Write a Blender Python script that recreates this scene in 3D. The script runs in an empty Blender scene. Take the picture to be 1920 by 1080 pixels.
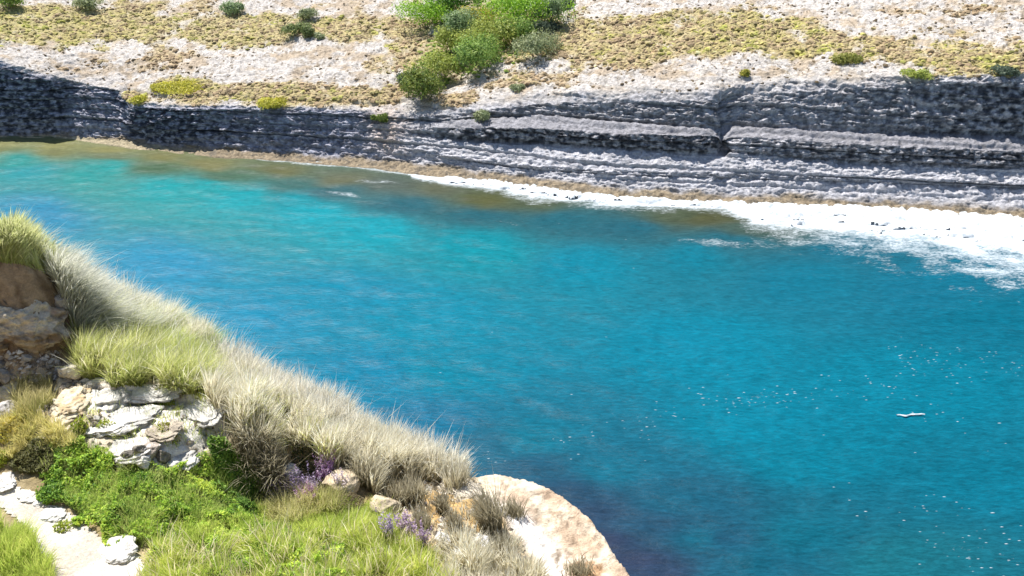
import bpy, bmesh, math, random
import numpy as np
from mathutils import Vector, Matrix, Euler

random.seed(7)
RNG = np.random.default_rng(11)
S = bpy.context.scene
COL = S.collection

# ------------------------------------------------------------------ camera
CH, PITCH, FPX = 22.0, math.radians(30.0), 1500.0
cd = bpy.data.cameras.new('camera')
cam = bpy.data.objects.new('camera', cd); COL.objects.link(cam)
cam.location = (0, 0, CH)
cam.rotation_euler = (math.radians(90) - PITCH, 0, 0)
cd.sensor_width = 36.0
cd.lens = 36.0 * FPX / 1920.0
cd.clip_start = 0.1
cd.clip_end = 5000
S.camera = cam

# ------------------------------------------------------------------ light
SUN_EL = math.radians(59)
SUN_AZ = math.radians(-38)            # measured from +Y towards +X: ahead of the camera, to the left
sdir = Vector((math.sin(SUN_AZ) * math.cos(SUN_EL), math.cos(SUN_AZ) * math.cos(SUN_EL), math.sin(SUN_EL)))
w = bpy.data.worlds.new('World'); S.world = w; w.use_nodes = True
nt = w.node_tree
bg = nt.nodes['Background']
sky = nt.nodes.new('ShaderNodeTexSky'); sky.sky_type = 'NISHITA'; sky.sun_disc = False
sky.sun_elevation = SUN_EL; sky.sun_rotation = SUN_AZ
sky.air_density = 1.0; sky.dust_density = 0.6; sky.ozone_density = 1.0
nt.links.new(sky.outputs[0], bg.inputs[0]); bg.inputs[1].default_value = 0.085
sl = bpy.data.lights.new('sun', 'SUN'); sl.energy = 5.0; sl.angle = math.radians(0.53); sl.color = (1.0, 0.965, 0.91)
sun = bpy.data.objects.new('sun', sl); COL.objects.link(sun); sun.location = (0, 0, 80)
sun.rotation_euler = sdir.to_track_quat('Z', 'Y').to_euler()
S.view_settings.view_transform = 'Standard'; S.view_settings.look = 'None'
S.view_settings.exposure = 0.9
S.cycles.diffuse_bounces = 6
S.cycles.max_bounces = 10
EXPK = 2.65; S.view_settings.gamma = 1.0; S.view_settings.use_curve_mapping = False

# ------------------------------------------------------------------ maths helpers
CP, SP = math.cos(PITCH), math.sin(PITCH)
def ray(px, py):
    u = (np.asarray(px, float) - 960) / FPX; v = (np.asarray(py, float) - 540) / FPX
    return u, CP - v * SP, -SP - v * CP          # world direction per unit of forward depth
def at(px, py, t):
    a, b, c = ray(px, py)
    return np.stack([a * t, b * t, CH + c * t], -1)
def on_plane(px, py, z=0.0):
    a, b, c = ray(px, py); t = (z - CH) / c
    return np.stack([a * t, b * t, np.full_like(np.asarray(t, float), z)], -1)
def project(x, y, z):
    zz = z - CH; f = y * CP - zz * SP; up = y * SP + zz * CP
    f = np.maximum(f, 0.3)
    return 960 + FPX * x / f, 540 - FPX * up / f

PERM = np.concatenate([np.random.default_rng(3).permutation(256)] * 3).astype(np.int32)
_g = np.random.default_rng(4).normal(size=(256, 3)); GR = (_g / np.linalg.norm(_g, axis=1)[:, None]).astype(np.float32)
RND = np.random.default_rng(5).random((256, 4)).astype(np.float32)
def hsh(i, j, k):
    return PERM[(PERM[(PERM[i & 255] + j) & 255] + k) & 255]
def perlin(x, y, z):
    x = np.asarray(x, np.float32); y = np.asarray(y, np.float32) + 0 * x; z = np.asarray(z, np.float32) + 0 * x
    xi, yi, zi = np.floor(x), np.floor(y), np.floor(z)
    fx, fy, fz = x - xi, y - yi, z - zi
    xi, yi, zi = xi.astype(np.int32), yi.astype(np.int32), zi.astype(np.int32)
    ux, uy, uz = [f * f * f * (f * (f * 6 - 15) + 10) for f in (fx, fy, fz)]
    out = 0
    for a in (0, 1):
        for b in (0, 1):
            for c in (0, 1):
                g = GR[hsh(xi + a, yi + b, zi + c)]
                d = g[..., 0] * (fx - a) + g[..., 1] * (fy - b) + g[..., 2] * (fz - c)
                out = out + d * (ux if a else 1 - ux) * (uy if b else 1 - uy) * (uz if c else 1 - uz)
    return out * 1.6
def fbm(x, y, z, o=4, gain=0.5):
    r, a, f = 0, 1.0, 1.0
    for i in range(o):
        r = r + a * perlin(x * f + 7.3 * i, y * f + 3.1 * i, z * f - 5.7 * i); a *= gain; f *= 2.03
    return r
def worley(x, y, z):
    x = np.asarray(x, np.float32); y = np.asarray(y, np.float32) + 0 * x; z = np.asarray(z, np.float32) + 0 * x
    xi, yi, zi = [np.floor(v).astype(np.int32) for v in (x, y, z)]
    best = np.full(x.shape, 9.0, np.float32); sec = best.copy(); idv = np.zeros(x.shape, np.int32)
    for a in (-1, 0, 1):
        for b in (-1, 0, 1):
            for c in (-1, 0, 1):
                h = hsh(xi + a, yi + b, zi + c); r = RND[h]
                d = (xi + a + r[..., 0] - x) ** 2 + (yi + b + r[..., 1] - y) ** 2 + (zi + c + r[..., 2] - z) ** 2
                m = d < best
                sec = np.where(m, best, np.minimum(sec, d)); idv = np.where(m, h, idv); best = np.where(m, d, best)
    return np.sqrt(best), np.sqrt(sec), RND[idv][..., 3]
def worley2(x, y):
    x = np.asarray(x, np.float32); y = np.asarray(y, np.float32)
    xi, yi = np.floor(x).astype(np.int32), np.floor(y).astype(np.int32)
    best = np.full(x.shape, 9.0, np.float32); sec = best.copy(); idv = np.zeros(x.shape, np.int32)
    for a in (-1, 0, 1):
        for b in (-1, 0, 1):
            h = hsh(xi + a, yi + b, xi * 0 + 17); r = RND[h]
            d = (xi + a + r[..., 0] - x) ** 2 + (yi + b + r[..., 1] - y) ** 2
            m = d < best
            sec = np.where(m, best, np.minimum(sec, d)); idv = np.where(m, h, idv); best = np.where(m, d, best)
    return np.sqrt(best), np.sqrt(sec), RND[idv]
def sstep(a, b, x):
    t = np.clip((x - a) / (b - a), 0, 1); return t * t * (3 - 2 * t)
def mixc(a, b, f):
    f = np.asarray(f)[..., None]; return np.asarray(a) * (1 - f) + np.asarray(b) * f
def inpoly(px, py, poly):
    r = np.zeros(np.shape(px), bool); n = len(poly)
    for i in range(n):
        x0, y0 = poly[i]; x1, y1 = poly[(i + 1) % n]
        if y0 == y1: continue
        c = ((y0 > py) != (y1 > py)) & (px < (x1 - x0) * (py - y0) / (y1 - y0) + x0)
        r ^= c
    return r
def lin(c):
    c = np.asarray(c, float) / 255.0
    return np.where(c < 0.04045, c / 12.92, ((c + 0.055) / 1.055) ** 2.4)

# ------------------------------------------------------------------ mesh helpers
def np_mesh(name, verts, quads=None, tris=None, col=None, smooth=True, extra=None):
    me = bpy.data.meshes.new(name)
    verts = np.asarray(verts, np.float32).reshape(-1, 3)
    loops, starts, n = [], [], 0
    for f, k in ((quads, 4), (tris, 3)):
        if f is None or len(f) == 0: continue
        f = np.asarray(f, np.int32)
        loops.append(f.ravel()); starts.append(np.arange(len(f), dtype=np.int32) * k + n); n += f.size
    loops = np.concatenate(loops); starts = np.concatenate(starts)
    me.vertices.add(len(verts)); me.vertices.foreach_set('co', verts.ravel())
    me.loops.add(len(loops)); me.loops.foreach_set('vertex_index', loops)
    me.polygons.add(len(starts)); me.polygons.foreach_set('loop_start', starts)
    me.polygons.foreach_set('use_smooth', np.full(len(starts), smooth))
    me.update(calc_edges=True)
    if col is not None:
        at_ = me.color_attributes.new('col', 'FLOAT_COLOR', 'POINT')
        c = np.ones((len(verts), 4), np.float32); c[:, :3] = np.asarray(col).reshape(-1, 3)
        at_.data.foreach_set('color', c.ravel())
    if extra:
        for k, v in extra.items():
            a = me.attributes.new(k, 'FLOAT', 'POINT'); a.data.foreach_set('value', np.asarray(v, np.float32).ravel())
    return me
def link(name, me, mat, parent=None, loc=None):
    o = bpy.data.objects.new(name, me); COL.objects.link(o)
    if mat and not me.materials: me.materials.append(mat)
    if parent: o.parent = parent
    if loc is not None: o.location = loc
    return o
def tag(o, label=None, cat=None, group=None, kind=None):
    if label: o['label'] = label
    if cat: o['category'] = cat
    if group: o['group'] = group
    if kind: o['kind'] = kind
    return o
def empty(name, loc):
    o = bpy.data.objects.new(name, None); COL.objects.link(o); o.location = loc; o.empty_display_size = 0.2
    return o
def grid_quads(nr, nc):
    i = np.arange(nr * nc).reshape(nr, nc)
    return np.stack([i[:-1, :-1], i[:-1, 1:], i[1:, 1:], i[1:, :-1]], -1).reshape(-1, 4)

# ------------------------------------------------------------------ materials
class NT:
    def __init__(s, name):
        s.m = bpy.data.materials.new(name); s.m.use_nodes = True; s.t = s.m.node_tree
        s.b = s.t.nodes['Principled BSDF']; s.out = s.t.nodes['Material Output']
    def n(s, typ, **kw):
        x = s.t.nodes.new(typ)
        for k, v in kw.items(): setattr(x, k, v)
        return x
    def l(s, a, b): s.t.links.new(a, b)
    def attr(s, name):
        a = s.n('ShaderNodeAttribute'); a.attribute_name = name; return a
    def noise(s, scale, detail=6, rough=0.6, vec=None, scl=(1, 1, 1), rot=0.0, dist=0.0):
        g = s.n('ShaderNodeNewGeometry'); mp = s.n('ShaderNodeMapping')
        s.l(vec or g.outputs['Position'], mp.inputs['Vector']); mp.inputs['Scale'].default_value = scl
        mp.inputs['Rotation'].default_value = (0, 0, rot)
        x = s.n('ShaderNodeTexNoise'); s.l(mp.outputs[0], x.inputs['Vector'])
        x.inputs['Scale'].default_value = scale; x.inputs['Detail'].default_value = detail
        x.inputs['Roughness'].default_value = rough; x.inputs['Distortion'].default_value = dist
        return x.outputs['Fac']
    def ramp(s, fac, a, b, lo=0.0, hi=1.0):
        r = s.n('ShaderNodeMapRange'); r.clamp = True
        s.l(fac, r.inputs['Value']); r.inputs['From Min'].default_value = a; r.inputs['From Max'].default_value = b
        r.inputs['To Min'].default_value = lo; r.inputs['To Max'].default_value = hi
        return r.outputs[0]
    def math(s, op, a, b):
        x = s.n('ShaderNodeMath', operation=op)
        for i, v in enumerate((a, b)):
            if isinstance(v, (int, float)): x.inputs[i].default_value = v
            else: s.l(v, x.inputs[i])
        return x.outputs[0]
    def scale(s, colr, fac):
        x = s.n('ShaderNodeVectorMath', operation='SCALE'); s.l(colr, x.inputs[0]); s.l(fac, x.inputs['Scale']); return x.outputs[0]
    def mix(s, fac, a, b):
        x = s.n('ShaderNodeMix', data_type='RGBA'); s.l(fac, x.inputs[0])
        for i, v in ((6, a), (7, b)):
            if isinstance(v, tuple): x.inputs[i].default_value = (*v, 1)
            else: s.l(v, x.inputs[i])
        return x.outputs[2]
    def bump(s, h, strength, dist, prev=None):
        x = s.n('ShaderNodeBump'); s.l(h, x.inputs['Height']); x.inputs['Strength'].default_value = strength
        x.inputs['Distance'].default_value = dist
        if prev: s.l(prev, x.inputs['Normal'])
        return x.outputs[0]

def rock_mat(name, fine=9.0, bdist=0.05, spec=0.15, lo=0.68, hi=1.3):
    k = NT(name)
    a = k.attr('col')
    n1 = k.noise(fine, 8, 0.68); n2 = k.noise(fine * 5, 4, 0.6)
    f = k.math('MULTIPLY', k.ramp(n1, 0.3, 0.7, lo, hi), k.ramp(n2, 0.3, 0.7, 0.82, 1.15))
    k.l(k.scale(a.outputs['Color'], f), k.b.inputs['Base Color'])
    k.b.inputs['Roughness'].default_value = 0.9; k.b.inputs['Specular IOR Level'].default_value = spec
    b = k.bump(n1, 0.9, bdist); b = k.bump(n2, 0.7, bdist * 0.25, b)
    k.l(b, k.b.inputs['Normal'])
    return k.m
M_FAR = rock_mat('weathered_limestone', 4.2, 0.22, 0.1, 0.50, 1.36)
M_NEAR = rock_mat('dry_headland_soil', 9.0, 0.05)
M_ROCK = rock_mat('pale_stone', 8.0, 0.05)
M_GRAVEL = rock_mat('gravel', 34.0, 0.02, 0.1, 0.72, 1.22)

def leaf_mat(name, trans=0.35, rough=0.6):
    k = NT(name); a = k.attr('col')
    k.l(a.outputs['Color'], k.b.inputs['Base Color']); k.b.inputs['Roughness'].default_value = rough
    k.b.inputs['Specular IOR Level'].default_value = 0.2
    t = k.n('ShaderNodeBsdfTranslucent'); k.l(a.outputs['Color'], t.inputs['Color'])
    mx = k.n('ShaderNodeMixShader'); mx.inputs[0].default_value = trans
    k.l(k.b.outputs[0], mx.inputs[1]); k.l(t.outputs[0], mx.inputs[2]); k.l(mx.outputs[0], k.out.inputs['Surface'])
    return k.m
M_GRASS = leaf_mat('grass_blades', 0.5)
M_LEAF = leaf_mat('leaves', 0.4, 0.5)
M_SCRUB = leaf_mat('dry_scrub', 0.3, 0.8)
M_PETAL = leaf_mat('petals', 0.35, 0.6)
k = NT('bark'); nn = k.noise(30, 5); k.l(k.mix(nn, (0.16, 0.12, 0.08), (0.34, 0.29, 0.23)), k.b.inputs['Base Color'])
k.b.inputs['Roughness'].default_value = 0.9; M_BARK = k.m
k = NT('bleached_wood'); nn = k.noise(20, 5); k.l(k.mix(nn, (0.38, 0.33, 0.28), (0.6, 0.55, 0.5)), k.b.inputs['Base Color'])
k.b.inputs['Roughness'].default_value = 0.9; M_DEAD = k.m

# water: body colour (depth, sand, rock, weed) with ripple shading and sheen painted in, surface gloss
k = NT('sea_water'); a = k.attr('col'); fo = k.attr('foam')
w1 = k.noise(1.15, 6, 0.62, scl=(0.8, 2.5, 1), rot=0.2, dist=0.35)
w2 = k.noise(3.6, 5, 0.62, scl=(0.6, 2.1, 1), rot=-0.08, dist=0.3)
w3 = k.noise(0.22, 3, 0.5, scl=(0.6, 1.5, 1), rot=0.3)
w4 = k.noise(9.0, 4, 0.65, scl=(0.55, 1.8, 1), rot=0.1)
var = k.math('MULTIPLY', k.ramp(w1, 0.3, 0.7, 0.86, 1.13), k.ramp(w2, 0.32, 0.68, 0.76, 1.22))  # light and dark of the ripples painted into the colour
var = k.math('MULTIPLY', var, k.ramp(w4, 0.3, 0.7, 0.86, 1.14))
var = k.math('MULTIPLY', var, k.ramp(w3, 0.3, 0.7, 0.97, 1.03))
body = k.scale(a.outputs['Color'], var)
fn = k.noise(2.4, 9, 0.72, scl=(0.6, 2.2, 1), rot=0.2, dist=1.2)
fn2 = k.noise(8.0, 6, 0.7, scl=(0.6, 1.8, 1), rot=-0.1, dist=0.8)
fsum = k.math('ADD', k.math('ADD', k.math('MULTIPLY', fn, 0.5), k.math('MULTIPLY', fn2, 0.5)), fo.outputs['Fac'])
ff = k.ramp(fsum, 0.94, 1.16)
fk = k.attr('fleck'); gpos = k.n('ShaderNodeNewGeometry'); mpv = k.n('ShaderNodeMapping'); k.l(gpos.outputs['Position'], mpv.inputs['Vector']); mpv.inputs['Scale'].default_value = (0.5, 1.55, 0)
flk = None
for sc_, r0_, r1_, th_ in ((2.6, 0.08, 0.15, 0.9), (6.0, 0.12, 0.24, 2.4)):
    vo = k.n('ShaderNodeTexVoronoi'); k.l(mpv.outputs[0], vo.inputs['Vector']); vo.inputs['Scale'].default_value = sc_
    sp = k.n('ShaderNodeSeparateColor'); k.l(vo.outputs['Color'], sp.inputs[0])
    on = k.math('LESS_THAN', sp.outputs[0], k.math('MULTIPLY', fk.outputs['Fac'], th_))
    szv = k.math('MULTIPLY', sp.outputs[1], r0_ * 0.8)
    d_ = k.math('MULTIPLY', on, k.ramp(k.math('ADD', vo.outputs['Distance'], szv), r0_ * 0.5, r1_, 0.8, 0.0))
    flk = d_ if flk is None else k.math('MAXIMUM', flk, d_)
ff = k.math('MAXIMUM', ff, flk)
k.l(k.mix(ff, body, (0.58, 0.63, 0.66)), k.b.inputs['Base Color'])
k.l(k.ramp(ff, 0, 1, 0.34, 0.85), k.b.inputs['Roughness'])
k.b.inputs['IOR'].default_value = 1.33; k.b.inputs['Specular IOR Level'].default_value = 0.12
b = k.bump(w1, 0.3, 0.022); b = k.bump(w2, 0.6, 0.06, b); b = k.bump(w4, 0.5, 0.02, b); b = k.bump(ff, 0.6, 0.05, b)
k.l(b, k.b.inputs['Normal']); M_SEA = k.m
k = NT('sea_foam'); fnn = k.noise(5, 8, 0.7)
k.l(k.mix(k.ramp(fnn, 0.3, 0.7), (0.34, 0.40, 0.44), (0.66, 0.67, 0.68)), k.b.inputs['Base Color'])
k.b.inputs['Roughness'].default_value = 0.8; k.b.inputs['Specular IOR Level'].default_value = 0.2
k.l(k.bump(fnn, 0.5, 0.08), k.b.inputs['Normal']); M_FOAM = k.m

# ================================================================== FAR CLIFF AND PLATEAU
KPX = np.array([-400, 0, 90, 130, 222, 242, 310, 400, 560, 690, 760, 860, 1000, 1150, 1290, 1360, 1376, 1500, 1620, 1760, 1920, 2300], float)
KY = np.array([
 [250, 246, 225, 205, 190, 170, 160, 105,  95,  50],
 [256, 253, 226, 212, 195, 178, 172, 124, 114,  84],
 [258, 252, 228, 215, 200, 185, 180, 150, 138,  94],
 [261, 254, 232, 220, 205, 190, 182, 162, 150, 100],
 [274, 260, 240, 228, 215, 200, 190, 174, 168, 112],
 [278, 262, 250, 240, 230, 220, 212, 201, 190, 116],
 [286, 270, 255, 244, 234, 223, 215, 203, 196, 126],
 [294, 278, 262, 250, 240, 228, 218, 205, 198, 134],
 [304, 288, 270, 258, 248, 234, 222, 206, 199, 140],
 [316, 296, 278, 266, 255, 240, 228, 212, 205, 140],
 [325, 305, 284, 272, 256, 240, 229, 223, 211, 150],
 [337, 316, 300, 292, 262, 240, 224, 212, 196, 150],
 [353, 335, 318, 311, 268, 240, 214, 196, 176, 130],
 [373, 352, 328, 320, 278, 250, 226, 190, 168, 120],
 [381, 362, 332, 324, 287, 254, 238, 190, 165, 120],
 [383, 366, 334, 326, 288, 250, 239, 185, 160, 118],
 [384, 367, 335, 327, 286, 255, 234, 182, 158, 118],
 [388, 372, 339, 330, 299, 264, 242, 172, 150, 115],
 [392, 378, 343, 332, 306, 271, 249, 165, 145, 112],
 [400, 385, 348, 337, 312, 278, 254, 155, 140, 110],
 [412, 397, 354, 342, 318, 285, 259, 152, 138, 110],
 [425, 410, 366, 352, 330, 297, 270, 150, 135, 100]], float)
KS = np.array([   # slope of the segment that ends at each line, R1..R9
 [26, 76, 76, 76, 76, 76, 76, 50, 16],
 [26, 76, 76, 76, 76, 76, 76, 45, 16],
 [20, 80, 82, 82, 80, 76, 78, 42, 16],
 [14, 60, 60, 58, 60, 56, 62, 42, 16],
 [14, 56, 58, 54, 58, 52, 60, 40, 16],
 [12, 84, 86, 86, 86, 84, 80, 40, 15],
 [12, 80, 84, 85, 85, 84, 80, 40, 15],
 [12, 56, 70, 70, 70, 70, 66, 40, 15],
 [14, 52, 62, 58, 62, 58, 60, 40, 15],
 [14, 46, 56, 48, 52, 54, 66, 38, 15],
 [14, 44, 56, 40, 44, 34, 66, 26, 15],
 [14, 46, 58, 40, 78, 16, 52, 22, 14],
 [15, 38, 62, 34, 84, 14, 52, 28, 14],
 [16, 38, 68, 34, 84, 14, 56, 32, 14],
 [16, 38, 70, 33, 85, 12, 60, 34, 14],
 [16, 38, 70, 32, 86, 12, 64, 36, 14],
 [16, 38, 70, 40, 60, 14, 53, 36, 14],
 [16, 37, 76, 38, 68, 16, 54, 36, 14],
 [16, 36, 78, 37, 72, 18, 62, 38, 14],
 [16, 36, 78, 36, 74, 20, 68, 40, 14],
 [16, 36, 78, 36, 76, 22, 74, 42, 14],
 [16, 42, 78, 44, 80, 22, 85, 42, 14]], float)
NRM = np.array([0.196, 0.98])
def far_keys_raw(px):
    """undisplaced key points up the profile for image columns px -> (11+, n, 3), and their photo rows"""
    px = np.asarray(px, float)
    ys = [np.interp(px, KPX, KY[:, i]) for i in range(10)] + [np.zeros_like(px), np.full_like(px, -150.0)]
    sl_ = [np.interp(px, KPX, KS[:, i]) for i in range(9)] + [np.full_like(px, 11.5), np.full_like(px, 12.5)]
    pts = [on_plane(px, ys[0], 0.0)]
    for i in range(1, 12):
        a, b, c = ray(px, ys[i]); p = pts[-1]; tn = np.tan(np.radians(sl_[i - 1]))
        nd = NRM[0] * a + NRM[1] * b; n0 = NRM[0] * p[:, 0] + NRM[1] * p[:, 1]
        t = (p[:, 2] - CH - tn * n0) / (c - tn * nd)
        pts.append(np.stack([a * t, b * t, CH + c * t], -1))
    return np.array(pts), np.array(ys)
SMX = np.arange(-1700, 3600, 4.0)
def _prep():
    P_, Y_ = far_keys_raw(SMX); out = {}
    for r_, sg_ in ((7, 9), (8, 26), (9, 70), (10, 110), (11, 140)):
        f_ = P_[r_][:, 1] * CP - (P_[r_][:, 2] - CH) * SP
        k_ = int(sg_ / 4 * 3); g_ = np.exp(-0.5 * (np.arange(-k_, k_ + 1) * 4 / sg_) ** 2); g_ /= g_.sum()
        out[r_] = np.convolve(np.pad(f_, k_, mode='edge'), g_, 'valid')
    return out
SMT = None
def far_keys(px):
    global SMT
    if SMT is None: SMT = _prep()
    P_, Y_ = far_keys_raw(px)
    for r_, t_ in SMT.items():
        P_[r_] = at(px, Y_[r_], np.interp(px, SMX, t_))
    return P_, Y_
def far_point(px, py):
    P, Y = far_keys([px]); P = P[:, 0]; Y = Y[:, 0]
    i = int(np.clip(np.searchsorted(-Y, -py) - 1, 0, len(Y) - 2))
    f = (Y[i] - py) / (Y[i] - Y[i + 1])
    return P[i] * (1 - f) + P[i + 1] * f

cpx = np.concatenate([np.linspace(-1600, -320, 60)[:-1], np.linspace(-320, -20, 90)[:-1], np.arange(-20, 1940, 1.75), np.linspace(1940, 2260, 100), np.linspace(2260, 3500, 60)[1:]])
P, Y = far_keys(cpx)
sub = [12, 24, 10, 36, 36, 16, 54, 16, 40, 66, 30]
rows, seg, ypx = [], [], []
sea_ = P[0] + np.array([-0.25, -1.1, -1.6])
for j in range(5):
    rows.append(sea_ + (P[0] - sea_) * j / 5); seg.append(0.0); ypx.append(Y[0] + 20 - 4 * j)
for i in range(11):
    for j in range(sub[i]):
        f = j / sub[i]
        rows.append(P[i] * (1 - f) + P[i + 1] * f); seg.append(i + f); ypx.append(Y[i] * (1 - f) + Y[i + 1] * f)
rows.append(P[11]); seg.append(11.0); ypx.append(Y[11])
last = P[11]
for j in range(1, 11):
    dd = 340 * (j / 10) ** 2
    rows.append(last + np.stack([np.full(len(cpx), NRM[0] * dd), np.full(len(cpx), NRM[1] * dd), np.full(len(cpx), dd * 0.16)], -1)); seg.append(12.0); ypx.append(Y[11] - 60 * j)
G = np.array(rows); NR, NC = G.shape[:2]
SEG = np.repeat(np.array(seg)[:, None], NC, 1); YPX = np.array(ypx); XPX = np.repeat(cpx[None], NR, 0)
# soften the key lines a little along the shore so that ledges wander
du = np.gradient(G, axis=1); dv = np.gradient(G, axis=0)
N_ = np.cross(du, dv); N_ /= np.linalg.norm(N_, axis=2)[..., None] + 1e-9
for _ in range(2):
    N_[1:-1] = (N_[:-2] + 2 * N_[1:-1] + N_[2:]) / 4; N_[:, 1:-1] = (N_[:, :-2] + 2 * N_[:, 1:-1] + N_[:, 2:]) / 4
N_ /= np.linalg.norm(N_, axis=2)[..., None] + 1e-9
x, y, z = G[..., 0], G[..., 1], G[..., 2]
wx = x + 0.25 * perlin(x * 1.1, y * 1.1, z * 1.1); wz = z + 0.2 * perlin(x * 0.9 + 9, y * 0.9, z * 0.9)
f1, s1, c1 = worley(wx / 0.95, y / 0.95, wz / 0.36)
f2, s2, c2 = worley(wx / 0.36, y / 0.36, wz / 0.15)
big = fbm(x / 3.2, y / 3.2, z / 1.6, 3)
med = fbm(x / 0.7, y / 0.7, z / 0.4, 4, 0.55)
strat = perlin(x / 9, y / 9, z * 1.9 + 0.25 * big) 
slope = 1 - np.clip(N_[..., 2], 0, 1)                      # 0 flat, 1 vertical
cliff = sstep(0.6, 1.4, SEG) * (1 - sstep(8.0, 9.2, SEG))
rough = cliff * (0.4 + 0.6 * sstep(0.1, 0.45, slope))
bed = z / 0.70 + 0.20 * perlin(x / 8, y / 8, z * 0) + 0.05 * perlin(x / 1.5, y / 1.5, z * 0 + 3)
bf = bed - np.floor(bed); bedr = RND[(np.floor(bed).astype(int) * 37) & 255][..., 0]
beds = (0.08 + 0.26 * bedr) * (np.where(bf < 0.16, bf / 0.16, 1 - 0.75 * (bf - 0.16) / 0.84) - 0.5)
bed2 = z / 0.21 + 0.3 * perlin(x / 2.5, y / 2.5, z * 0 + 5); b2f = bed2 - np.floor(bed2)
beds = beds + 0.07 * (np.where(b2f < 0.2, b2f / 0.2, 1 - (b2f - 0.2) / 0.8) - 0.5)
n_w = perlin(x / 4, y / 4, z * 0 + 8)
beds = beds - 0.20 * np.exp(-((bf - 0.05) / 0.07) ** 2) * (0.4 + 0.9 * bedr)
knob = (0.5 - f1) * 0.16 + (0.45 - f2) * 0.12 + (c1 - 0.5) * 0.22 * sstep(0.0, 0.12, s1 - f1) + (c2 - 0.5) * 0.20 * sstep(0.0, 0.15, s2 - f2) + beds
disp = rough * (knob + 0.16 * med + 0.20 * big)
flat = 1 - cliff
pit = np.minimum(0, fbm(x / 0.5, y / 0.5, z, 3) + 0.15)
disp = disp + flat * (0.11 * med + 0.14 * big + 0.2 * pit) * sstep(0.0, 0.6, SEG) * (SEG < 11.5)
disp -= 0.75 * np.exp(-((XPX - 1360) / 9) ** 2) * sstep(3.9, 4.1, SEG) * (1 - sstep(7.0, 7.9, SEG)) + 0.3 * np.exp(-((XPX - 1352) / 22) ** 2) * sstep(4.0, 4.2, SEG) * (1 - sstep(6.9, 7.4, SEG))
for s0_, dd_ in ((4.06, 0.34), (6.04, 0.40), (2.1, 0.22)):
    disp -= dd_ * np.exp(-((SEG - s0_) / (0.09 if s0_ < 5 else 0.06)) ** 2) * sstep(800, 900, XPX) * (0.75 + 0.5 * n_w)
# gully that the bushes grow in
gx = np.interp(YPX, [0, 60, 110, 150, 200], [975, 930, 870, 835, 780])
disp -= 0.8 * np.exp(-((XPX - gx) / 38) ** 2) * sstep(8.3, 9.2, SEG) * (SEG < 11.5)
G2 = G + N_ * disp[..., None]
# --- colours
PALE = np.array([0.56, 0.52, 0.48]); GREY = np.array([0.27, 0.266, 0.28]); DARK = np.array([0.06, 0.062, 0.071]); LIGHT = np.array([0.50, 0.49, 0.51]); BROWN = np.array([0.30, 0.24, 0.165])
n_a = fbm(x / 2.0, y / 2.0, z / 1.0, 4); n_b = fbm(x / 0.45, y / 0.45, z / 0.3, 4, 0.6); n_c = fbm(x / 6 + 20, y / 6, z / 3, 3)
crag = sstep(0.42, 0.80, slope + 0.10 * n_a)                # steep faces darkened: their shade is painted into the rock colour
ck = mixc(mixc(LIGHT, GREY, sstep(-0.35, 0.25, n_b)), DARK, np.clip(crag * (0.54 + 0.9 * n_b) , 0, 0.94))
lowr = sstep(0.9, 1.5, SEG) * (1 - sstep(3.9, 4.05, SEG)) * sstep(640, 780, XPX)
ck = mixc(ck, np.array([0.50, 0.495, 0.525]) * (1 + 0.35 * n_b[..., None]), lowr * 0.8 * sstep(-0.5, 0.1, n_b + 0.3))
ledge = (sstep(4.9, 5.05, SEG) * (1 - sstep(5.95, 6.1, SEG))) * sstep(760, 900, XPX)
ck = mixc(ck, np.array([0.27, 0.265, 0.285]) * (1 + 0.5 * n_b[..., None]), ledge * 0.8)
right = sstep(650, 760, XPX) * (1 - sstep(1950, 2100, XPX))
ck = mixc(ck, ck * np.array([0.88, 0.9, 1.0]), 1 - right)
paletop = sstep(6.9, 8.3, SEG + 0.5 * n_a)                    # pale weathered rim
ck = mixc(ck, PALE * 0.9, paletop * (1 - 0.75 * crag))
pinkx = np.exp(-((XPX - 725 - 8 * n_a) / 30) ** 2) * sstep(1.2, 2.5, SEG)
ck = mixc(ck, np.array([0.55, 0.46, 0.41]), np.clip(pinkx * 1.1, 0, 1) * (1 - 0.4 * sstep(0, .5, n_b)))
base = 1 - sstep(0.75, 1.35, SEG + 0.35 * n_a)
ck = mixc(ck, BROWN * (1.0 + 0.35 * n_b[..., None]), base)
ck = mixc(ck, np.array([0.09, 0.085, 0.075]), base * sstep(0.15, 0.5, n_b) * 0.7)
sandy = base * (1 - sstep(230, 420, XPX)) * (SEG < 0.8)
ck = mixc(ck, np.array([0.42, 0.36, 0.24]), sandy * 0.8)
# vegetation patches on the plateau
VEG = [(90,48,260,40,1.0,.95),(330,55,160,32,.4,.8),(440,60,160,34,.9,1),(660,58,190,28,.55,.9),(300,112,80,28,.1,.6),(150,125,120,18,.0,.35),(340,160,60,15,1.0,1),
 (400,178,170,22,.5,.8),(505,178,48,24,1.0,1),(640,176,150,26,.4,.85),(250,182,24,16,.9,1),(720,130,40,20,.3,.5),(800,95,90,60,.5,.8),(1130,82,170,46,.45,.95),(1350,66,230,42,.75,1),
 (1480,84,130,26,.7,.95),(1700,92,170,26,.5,.7),(1600,108,60,12,.8,.8),(1850,118,130,28,.8,.95),(1900,95,120,30,.5,.6),(1020,150,110,22,.0,.45),(970,165,120,18,.1,.4),(850,188,55,16,.15,.8),(880,235,60,10,.2,.3),
 (700,10,120,18,.1,.2),(1500,12,240,10,.1,.3),(1800,20,160,12,.2,.5),(1780,62,120,10,.3,.5),(1850,50,60,8,.1,.4),(1650,55,70,8,.1,.4),(250,10,220,16,.3,.6),(930,60,130,80,.6,.9),(-200,60,150,60,.7,.8),(2150,70,180,60,.6,.8)]
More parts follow.
